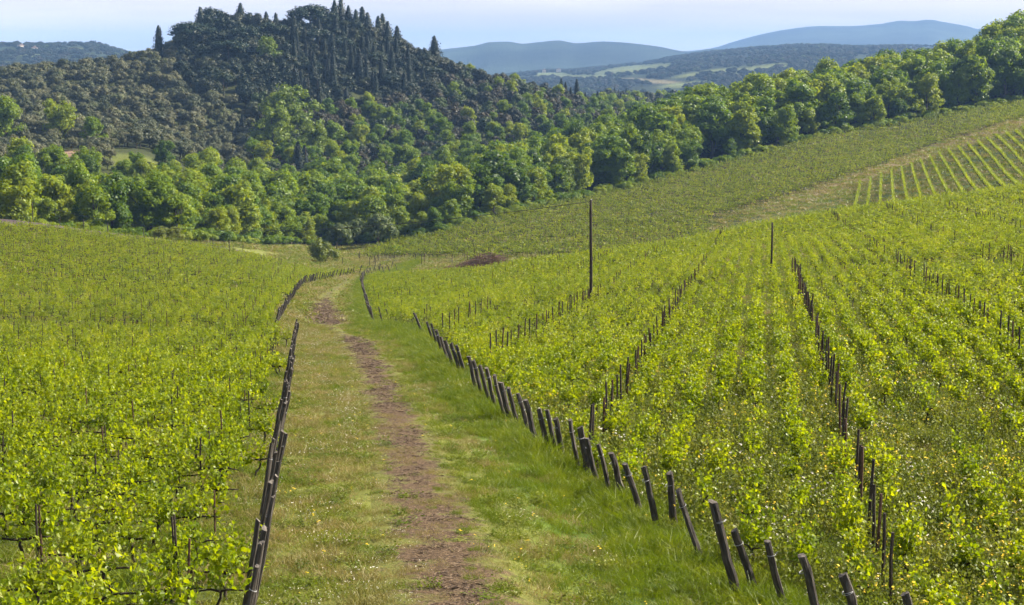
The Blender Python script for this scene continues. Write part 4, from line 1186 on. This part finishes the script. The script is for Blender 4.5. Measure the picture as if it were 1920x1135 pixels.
# near left row
yy = 18.5; k = 0
while yy < 93.5:
    x = float(np.interp(yy, LF_NEAR[:, 1], LF_NEAR[:, 0])) + random.uniform(-.08, .08)
    put_post(x, yy, random.uniform(1.4, 1.7), .19 + random.uniform(-.02, .03), random.uniform(-.03, .03),
             'dark wooden post leaning to the track, %s from the bottom in the near left row' % ordinal(k), 'posts of the near left row', k+3, .78, ties=(k % 3 == 0))
    yy += 1.05*random.uniform(.7, 1.3); k += 1
def post_line(P, step, label, group, h, leanx, upto=99):
    seg = np.linalg.norm(np.diff(P, axis=0), axis=1); cum = np.concatenate([[0], np.cumsum(seg)])
    s = .3; k = 0
    while s < cum[-1] and k < upto:
        x = float(np.interp(s, cum, P[:, 0])); y = float(np.interp(s, cum, P[:, 1]))
        put_post(x, y, random.uniform(.9, 1.1)*h, leanx*random.uniform(.7, 1.3), random.uniform(-.05, .05), label % ordinal(k), group, k, 1.3, ties=False)
        s += step*random.uniform(.88, 1.12); k += 1
post_line(RF_FAR, 2.6, 'thin wooden post, %s along the far right row after the bend', 'posts of the far right row', 1.6, -.28)
post_line(LF_FAR, 3.1, 'thin wooden post, %s along the far left row after the gap', 'posts of the far left row', 1.5, .30)
for k, (tp, bs_) in enumerate([((709,577),(719,612)), ((724,581),(731,606))]):
    x, y, z = on_ground(*bs_); put_post(x, y, (bs_[1]-tp[1])*y/F_PX*1.1, -.25, 0, 'slim post by itself between the two right rows, ' + ('nearer the bend' if k == 0 else 'nearer the vines'), 'lone posts at the gap', k, 1.0, False)

# stakes: thin dark stakes standing in the rows
def stake_mesh(seed, h):
    r = np.random.default_rng(seed); mb = MB()
    P = np.column_stack([np.cumsum(r.normal(size=(5, 2))*.008, 0), np.linspace(-.2, h, 5)])
    mb.tube(P, [.036, .036, .035, .033, .031], 6)
    return mb.mesh('vine_stake', [M['stake'] if seed % 3 else M['rusty']])
STK = [stake_mesh(60+k, 1.65) for k in range(6)]
SP = []
lines = -4.4 + 6.75*np.arange(-6, 16)
for ln in lines:
    b = np.arange(12, 262, ROW)
    a = ln + rng.normal(size=len(b))*.05
    x = a*E1[0] + b*E2[0]; y = a*E1[1] + b*E2[1]
    fe = np.interp(x/y*F_PX + CU, [600, 760, 860, 1000, 1100, 1300, 1420, 1700, 1920, 2300], [272, 275, 262, 236, 226, 220, 216, 230, 245, 255])
    k = (x > xr_edge(y) + .6) & (y > 20) & (y < fe) & (np.abs(b-GAP2) > 1.5) & (rng.uniform(size=len(b)) > np.where(b > GAP2, .55, .06) + (.35*(wob(b*3.0, b*0 + ln*7, 30) > .2) if abs(ln - 2.35) > .1 else .5*(b > GAP2)))
    SP += [(x[q], y[q], 0) for q in np.nonzero(k)[0]]
for ln in np.arange(.9, 120, 2.55):
    b = np.arange(12, 320, ROW); a0 = np.dot(L1, LF_NEAR[1]) + ln
    a = a0 + rng.normal(size=len(b))*.35
    x = a*L1[0] + b*L2[0]; y = a*L1[1] + b*L2[1]
    k = (x < xl_edge(y) - .7) & (y > 18) & (y < np.interp(x/y*F_PX + CU, *CREST) - 2) & (rng.uniform(size=len(b)) > .5) & (x/y > -.4)
    SP += [(x[q], y[q], 1) for q in np.nonzero(k)[0]]
SP = np.array(SP); sz = zt(SP[:, 0], SP[:, 1]); su, sv, _ = project(SP[:, 0], SP[:, 1], sz + .8)
vis = (su > 0) & (su < 1920) & (sv < 1150)
o_ = np.argsort(np.where(vis, SP[:, 1], 1e9))
ids = o_[:300]
sl = np.where(SP[:, 2] == 0, np.round((SP[:, :2] @ E1 + 4.4)/6.75), np.round((SP[:, :2] @ L2 - 12)/ROW)).astype(int)
SLAB = {}
for sd in (0, 1):
    ii_ = [k for k in ids if SP[k, 2] == sd]
    keys = sorted(set(sl[k] for k in ii_))
    for ki, key in enumerate(keys):
        grp = sorted([k for k in ii_ if sl[k] == key], key=lambda k: SP[k, 1] if sd == 0 else -SP[k, 0])
        for q, k in enumerate(grp): SLAB[k] = (ordinal(ki), ordinal(q))
for k in ids:
    sd = SP[k, 2]; lo, qo = SLAB[k]
    o = link('vine_stake', STK[k % 6], loc=(SP[k, 0], SP[k, 1], sz[k]), rot=(rng.normal()*.03, rng.normal()*.03, rng.uniform(0, 6.28)), scale=(1, 1, rng.uniform(.9, 1.1)) if sd == 0 else (.58, .58, rng.uniform(.6, .85)))
    tag(o, ('dark stake, %s from the bottom in the %s stake line of the right vineyard' % (qo, lo)) if sd == 0 else ('thin dark stake, %s from the fence in the %s row, left vineyard' % (qo, lo)), 'stake',
        'stakes of the right vineyard' if sd == 0 else 'stakes of the left vineyard')
ids = o_[300:]; n = len(ids)
scatter('far_stakes', 'many small dark stakes farther up both vineyards', STK[:3], np.column_stack([SP[ids, :2], sz[ids]]), rng.uniform(0, 6.28, n), np.column_stack([np.where(SP[ids, 2] == 0, 1.1, .7), np.where(SP[ids, 2] == 0, 1.1, .7), rng.uniform(.68, .9, n)]), rng.integers(0, 3, n),
        tilt=rng.normal(size=(n, 2))*.04)
# stakes of the opposite slope and along the upper edge of the left field
q = (rng.uniform(size=len(X3)) < .07) & (Y3 > 312) & (Y3 < wood_edge(U3) - 5) & (U3 > 640) & (U3 < 1990) & ((U3 < 1280) | (V3 < np.interp(U3, [1250, 1340, 1500, 1640, 1760, 1850, 1920, 2300], [430, 418, 372, 325, 280, 252, 232, 180]) - 12))
n = q.sum()
scatter('far_stakes', 'tiny dark stakes on the opposite vineyard slope', STK[:3], np.column_stack([X3[q], Y3[q], zt(X3[q], Y3[q])]), rng.uniform(0, 6.28, n), np.column_stack([np.full(n, 1.8), np.full(n, 1.8), rng.uniform(1.0, 1.3, n)]), rng.integers(0, 3, n))

# wooden poles with the overhead cable
def pole(u, v, h, label, r0):
    x, y, z = on_ground(u, v)
    mb = MB(); zz = np.linspace(-.5, h, 9)
    mb.tube(np.column_stack([.03*np.sin(zz*.7), .02*np.sin(zz), zz]), np.interp(zz, [-.5, h], [r0*1.15, r0*.8]), 10)
    o = link('wooden_pole', mb.mesh('wooden_pole', [M['stake']], True), loc=(x, y, z))
    tag(o, label, 'pole', 'poles in the right vineyard')
    if r0 > .1:
        mb = MB(); mb.tube([[0, 0, h-.02], [0, 0, h+.06]], [.06, .05], 8); link('insulator', mb.mesh('insulator', [M['wire']]), o)
    return x, y, z + h
p1 = pole(1107, 580, 7.5, 'tall dark wooden pole in the middle of the right vineyard', .11)
p2 = pole(1445, 529, 4.0, 'shorter dark pole standing farther right in the right vineyard', .075)
x, y = at_ud(632, 352)
mb = MB(); zz = np.linspace(-.3, 4.3, 5); mb.tube(np.column_stack([0*zz, 0*zz, zz]), .1, 8)
tag(link('wooden_pole', mb.mesh('wooden_pole', [M['stake']], True), loc=(x, y, float(zt(x, y)))), 'grey pole right beside the round bush at the path end', 'pole', 'poles in the valley')
x0, y0 = at_ud(62, 262)
zl = float(zt(x0, y0))
mb = MB(); zz = np.linspace(-.3, 3.4, 5); mb.tube(np.column_stack([0*zz, 0*zz, zz]), .07, 8)
tag(link('wooden_pole', mb.mesh('wooden_pole', [M['stake']], True), loc=(x0, y0, zl)), 'thin pole at the upper left edge of the left vineyard', 'pole', 'poles at the left field edge')
t = np.linspace(0, 1, 40); a = np.array([p1[0], p1[1], p1[2]-.1]); b = np.array([x0, y0, zl+3.35])
P = a + (b-a)*t[:, None]; P[:, 2] -= 5.2*4*t*(1-t)*.62
mb = MB(); mb.tube(P, .02, 5)
tag(link('overhead_cable', mb.mesh('overhead_cable', [M['cable']])), 'thin dark cable sagging across the valley from the tall pole', 'cable')
# posts along the edge of the left field
for k, u in enumerate([112, 157, 202, 270, 400, 430, 455]):
    x, y = at_ud(u, float(np.interp(u, *CREST)) + 3)
    put_post(x, y, 1.9, random.uniform(-.06, .06), 0, 'thin fence post, %s from the left along the bare strip above the left vineyard' % ordinal(k), 'posts along the bare strip', k, 1.2, False)

# ------------------------------------------------------------------ brushwood pile
x, y, z = on_ground(918, 503)
mb = MB(); r = np.random.default_rng(5)
for _ in range(1700):
    px_ = r.normal()*3.6; py_ = r.normal()*1.3; top = 2.9*math.exp(-(px_/4.4)**2 - (py_/1.9)**2)
    c = np.array([px_, py_, r.uniform(0, 1)*top]); d = r.normal(size=3)*np.array([1, .6, .35]); d /= np.linalg.norm(d); L = r.uniform(.3, .9)
    mb.tube([c - d*L, c + d*L], [.035, .015], 3, cap=False)
tag(link('brushwood_pile', mb.mesh('brushwood_pile', [M['brush']]), loc=(x, y, float(zt(x, y)))), 'reddish brown heap of cut brushwood at the far edge of the right vineyard', 'brushwood')

# ------------------------------------------------------------------ grass, weeds, flowers, chips
def tuft(seed, n, h, spread, width, mat, lean=.5, flowers=0, fmat=None, fs=.03):
    r = np.random.default_rng(seed); mb = MB()
    a = r.uniform(0, 6.28, n); q = np.sqrt(r.uniform(0, 1, n))*spread
    base = np.column_stack([q*np.cos(a), q*np.sin(a), np.full(n, -.02)])
    dr = np.column_stack([r.normal(size=(n, 2))*lean, np.ones(n)]); hh = h*r.uniform(.5, 1.15, n)[:, None]
    mid = base + dr*hh*.55*np.array([.6, .6, 1]); tip = base + dr*hh*np.array([1.15, 1.15, .95])
    sd = unit(np.cross(dr, r.normal(size=(n, 3))))*width
    V = np.stack([base - sd, base + sd, mid + sd*.75, mid - sd*.75, tip], 1).reshape(-1, 3)
    k = np.arange(n)[:, None]*5
    mb.add(V, [k + np.array([[0, 1, 2, 3]]), k + np.array([[3, 2, 4]])])
    if flowers:
        p = tip[:flowers]; N = r.normal(size=(flowers, 3))*.5 + np.array([0, 0, 1])
        for _ in range(2):
            Vf, Ff = leaves(p + r.normal(size=p.shape)*fs*.3, N + r.normal(size=N.shape)*.4, fs*r.uniform(.8, 1.4, flowers), r); mb.add(Vf, Ff, 1)
    return mb.mesh('tuft', [mat] + ([fmat] if fmat else []))
def weed(seed, n, h, mat, fl, fmat):
    """a leafy stemmed weed"""
    r = np.random.default_rng(seed); mb = MB()
    for _ in range(n):
        d = np.array([r.normal()*.35, r.normal()*.35, 1.0]); hh = h*r.uniform(.6, 1.1); b = np.array([r.normal()*.14, r.normal()*.14, -.02])
        mb.tube([b, b + d*hh*.5, b + d*hh], [.005, .004, .002], 3, cap=False)
        k = 10; t = r.uniform(.1, 1, k)[:, None]
        V, F = leaves(b + d*hh*t + r.normal(size=(k, 3))*.045, r.normal(size=(k, 3)) + np.array([0, 0, .6]), r.uniform(.04, .085, k), r); mb.add(V, F)
        if fl and r.uniform() < fl:
            for _ in range(3):
                V, F = leaves(np.array([b + d*hh + r.normal(size=3)*.02]), np.array([[r.normal()*.3, r.normal()*.3, 1]]), r.uniform(.04, .065), r); mb.add(V, F, 1)
    return mb.mesh('weed', [mat, fmat])
G_SHORT = [tuft(700+k, 120, .11, .45, .007, M['grass'], .9) for k in range(4)]
G_DRY = [tuft(710+k, 110, .17, .45, .006, M['dry'], .6) for k in range(4)]
G_LUSH = [tuft(720+k, 170, .36, .42, .006, M['lush'], .5) for k in range(4)]
G_FL = [tuft(730+k, 40, .30, .45, .006, M['grass'], .4, 5, M['yellow'], .035) for k in range(2)] + [tuft(735, 50, .26, .45, .006, M['dry'], .4, 16, M['white'], .026)]
G_FAR = [tuft(740+k, 40, .22, .9, .03, M['grass'], .8) for k in range(2)] + [tuft(745+k, 40, .22, .9, .03, M['dry'], .7) for k in range(2)]
WEED = [weed(760+k, 12, .66, M['weed'], .0, M['yellow']) for k in range(2)] + [weed(770+k, 11, .75, M['weed'], .6, M['yellow']) for k in range(2)] + [weed(780, 9, .55, M['weed'], .4, M['white'])]

def sample_area(y0, y1, s0, s1, dens):
    """points at dens(y) per square metre inside a wedge seen from the camera"""
    edges = np.geomspace(y0, y1, 60); xs, ys = [], []
    for a_, b_ in zip(edges[:-1], edges[1:]):
        n_ = int((s1-s0)*.5*(a_+b_)*(b_-a_)*np.interp(.5*(a_+b_), *dens))
        y_ = rng.uniform(a_, b_, n_); ys.append(y_); xs.append(rng.uniform(s0, s1, n_)*y_)
    return np.concatenate(xs), np.concatenate(ys)
# corridor turf
X, Y = sample_area(17, 330, -.22, .30, ([17, 40, 130, 300], [9, 7, 3.0, 1.0]))
xl, xr, xp = xl_edge(Y), xr_edge(Y), x_path(Y)
w = np.interp(Y, py, wdt)
dp = np.abs(X - xp)/(w*1.05)
inside = (X > xl - .4) & (X < xr + .5)
bareness = np.clip(1.25 - dp, 0, 1) * np.interp(Y, py, worn)
patch = wob(X, Y, 2.3, 6, 2) + .6*wob(X, Y, .8, 6, 8)
keep = inside & (rng.uniform(size=len(X)) > bareness*np.clip(.96 - .78*(patch > .10), .12, 1))
X, Y, xp, dp, patch = X[keep], Y[keep], xp[keep], dp[keep], patch[keep]
xr = xr_edge(Y); xl = xl_edge(Y)
rl = smooth(.2, 1.0, (X - xp - 1.0)/np.maximum(xr - xp - 1.0, .5))           # 0 at the track, 1 at the right fence
right = X > xp
kind = np.where(right, np.where(rng.uniform(size=len(X)) < .25 + .75*rl, 2, np.where(patch > .1, 1, 0)), np.where(patch + .12 + rng.normal(size=len(X))*.3 > .1, 1, 0))
n = len(X); r4 = rng.integers(0, 4, n)
fl = rng.uniform(size=n) < np.where(right, .05, .09)
white_fl = rng.uniform(size=n) < np.where(right, .5, .93)
idx = np.where(fl, np.where(white_fl, 14, 12 + rng.integers(0, 2, n)), kind*4 + r4)
s = rng.uniform(.7, 1.25, n)*np.where(kind == 2, .45 + .65*rl, .8)*(1 + (Y-20)/300)*np.where(dp < 1.2, .6, 1)
clump = np.clip(1 + .55*wob(X, Y, 1.4, 6, 21) + .5*wob(X, Y, .6, 6, 27), .35, 2)
scatter('grass', 'short turf and taller verge grass on both sides of the track', G_SHORT + G_DRY + G_LUSH + G_FL, np.column_stack([X, Y, zt(X, Y)]), rng.uniform(0, 6.28, n),
        np.column_stack([s, s, s*clump]), idx)
X, Y = sample_area(17, 110, -.22, .30, ([17, 40, 110], [2.2, 1.6, .5]))
k = (X > xl_edge(Y)) & (X < xr_edge(Y) + .4) & (wob(X, Y, 3.1, 6, 30) > -.1) & (np.abs(X - x_path(Y)) > rng.uniform(.3, 1.2, len(X)))
X, Y = X[k], Y[k]; n = len(X)
scatter('turf_weeds', 'low broad leaved weeds and clover patches in the turf beside the track', [weed(790+q, 16, .55, M['lush'], 0, M['white']) for q in range(2)] + [weed(795, 14, .6, M['weed'], .12, M['yellow'])],
        np.column_stack([X, Y, zt(X, Y)]), rng.uniform(0, 6.28, n), np.column_stack([rng.uniform(.5, 1.1, n)]*2 + [rng.uniform(.15, .45, n)*np.where(X > x_path(Y) + 1.5, 1.5, 1)]), rng.integers(0, 3, n))
# sward under the vines
X, Y = sample_area(17, 130, -.40, .42, ([17, 40, 130], [5, 4, 2.2]))
inv = ((X > xr_edge(Y) + .2) | (X < xl_edge(Y) - .2))
X, Y = X[inv], Y[inv]; n = len(X)
s = rng.uniform(.7, 1.3, n)*(1 + (Y-20)/250)
pt = wob(X, Y, 3, 6, 4)
idx = np.where(pt + rng.normal(size=n)*.3 > .2, 4, 0) + rng.integers(0, 4, n)
idx = np.where(rng.uniform(size=n) < .25, 8 + rng.integers(0, 4, n), idx)
scatter('sward', 'grass growing between the vine rows', G_SHORT + G_DRY + G_LUSH, np.column_stack([X, Y, zt(X, Y)]), rng.uniform(0, 6.28, n), np.column_stack([s, s, s*np.where(idx >= 8, .6, 1)]), idx)
# flowering weeds in the near right field
X, Y = sample_area(20, 95, -.05, .40, ([20, 50, 95], [12, 8, 1.5]))
pt = wob(X, Y, 7, 6, 14) + .7*wob(X, Y, 2.5, 6, 25)
dens = np.interp(Y, [20, 45, 60, 95], [1, .9, .45, .06])
k = (X > xr_edge(Y) + .3) & (rng.uniform(size=len(X)) < dens*np.clip(.8 + .6*pt, .15, 1))
X, Y, pt = X[k], Y[k], pt[k]; n = len(X)
yel = rng.uniform(size=n) < .05 + .10*(pt > .1)
idx = np.where(yel, 2 + rng.integers(0, 2, n), rng.integers(0, 2, n)); idx = np.where(rng.uniform(size=n) < .07, 4, idx)
scatter('weeds', 'tall flowering weeds with yellow heads between the vines on the right', WEED, np.column_stack([X, Y, zt(X, Y)]), rng.uniform(0, 6.28, n), rng.uniform(.6, 1.25, n), idx)
# coarser tufts on the distant slopes
X, Y = sample_area(125, 560, -.38, .40, ([120, 300, 560], [.5, .3, .12]))
U, VG, _ = px_of(X, Y)
crs = np.interp(U, *CREST)
k = (np.abs(X - x_path(Y)) > 1.6) & (Y < wood_edge(U)) & ~((Y > crs - 1) & (Y < crs + 60) & (U < 500))
X, Y = X[k], Y[k]; n = len(X)
s = rng.uniform(.6, 1.4, n)*(1 + Y/300)
scatter('far_grass', 'rough grass on the distant slopes and meadow', G_FAR, np.column_stack([X, Y, zt(X, Y)]), rng.uniform(0, 6.28, n), np.column_stack([s, s, s*.8]), rng.integers(0, 4, n))
# wood chips and straw on the track
def chip(seed):
    r = np.random.default_rng(seed); mb = MB()
    for _ in range(14):
        c = np.array([r.normal()*.12, r.normal()*.12, r.uniform(.004, .02)]); a = r.uniform(0, 6.28); L = r.uniform(.02, .075)
        d = np.array([math.cos(a), math.sin(a), r.normal()*.25])*L
        mb.tube([c - d, c + d], [.008, .004], 3, cap=False)
    return mb.mesh('chips', [M['chip']])
X, Y = sample_area(17, 200, -.16, .06, ([17, 40, 200], [26, 13, 2]))
w = np.interp(Y, py, wdt)
k = (np.abs(X - np.interp(Y, py, px)) < w*np.clip(.55 + rng.normal(size=len(X))*.3, .1, 1.1)) & (rng.uniform(size=len(X)) < np.interp(Y, py, worn)) & (wob(X, Y, 2.3, 6, 2) + .6*wob(X, Y, .8, 6, 8) < .12)
X, Y = X[k], Y[k]; n = len(X)
scatter('litter', 'shredded prunings and straw lying on the earth track', [chip(q) for q in range(4)], np.column_stack([X, Y, zt(X, Y) + .02*np.clip(Y/30, 1, 6)]), rng.uniform(0, 6.28, n), rng.uniform(.5, 1.05, n)*np.clip(Y/40, 1, 3), rng.integers(0, 4, n))

# ------------------------------------------------------------------ haze: the air between here and the mountains
mb = MB(); mb.box((0, 6500, 85), (17500, 10500, 175))
me = mb.mesh('haze')
m, nt, out = mat_new('haze_air')
pv = nt.nodes.new('ShaderNodeVolumePrincipled')
pv.inputs['Color'].default_value = (.30, .54, 1.0, 1)
pv.inputs['Density'].default_value = 0.92e-4
pv.inputs['Anisotropy'].default_value = 0.0
nt.links.new(pv.outputs[0], out.inputs['Volume'])
me.materials.append(m)
tag(link('haze', me), 'thin blue haze filling the air over the valley', kind='stuff')
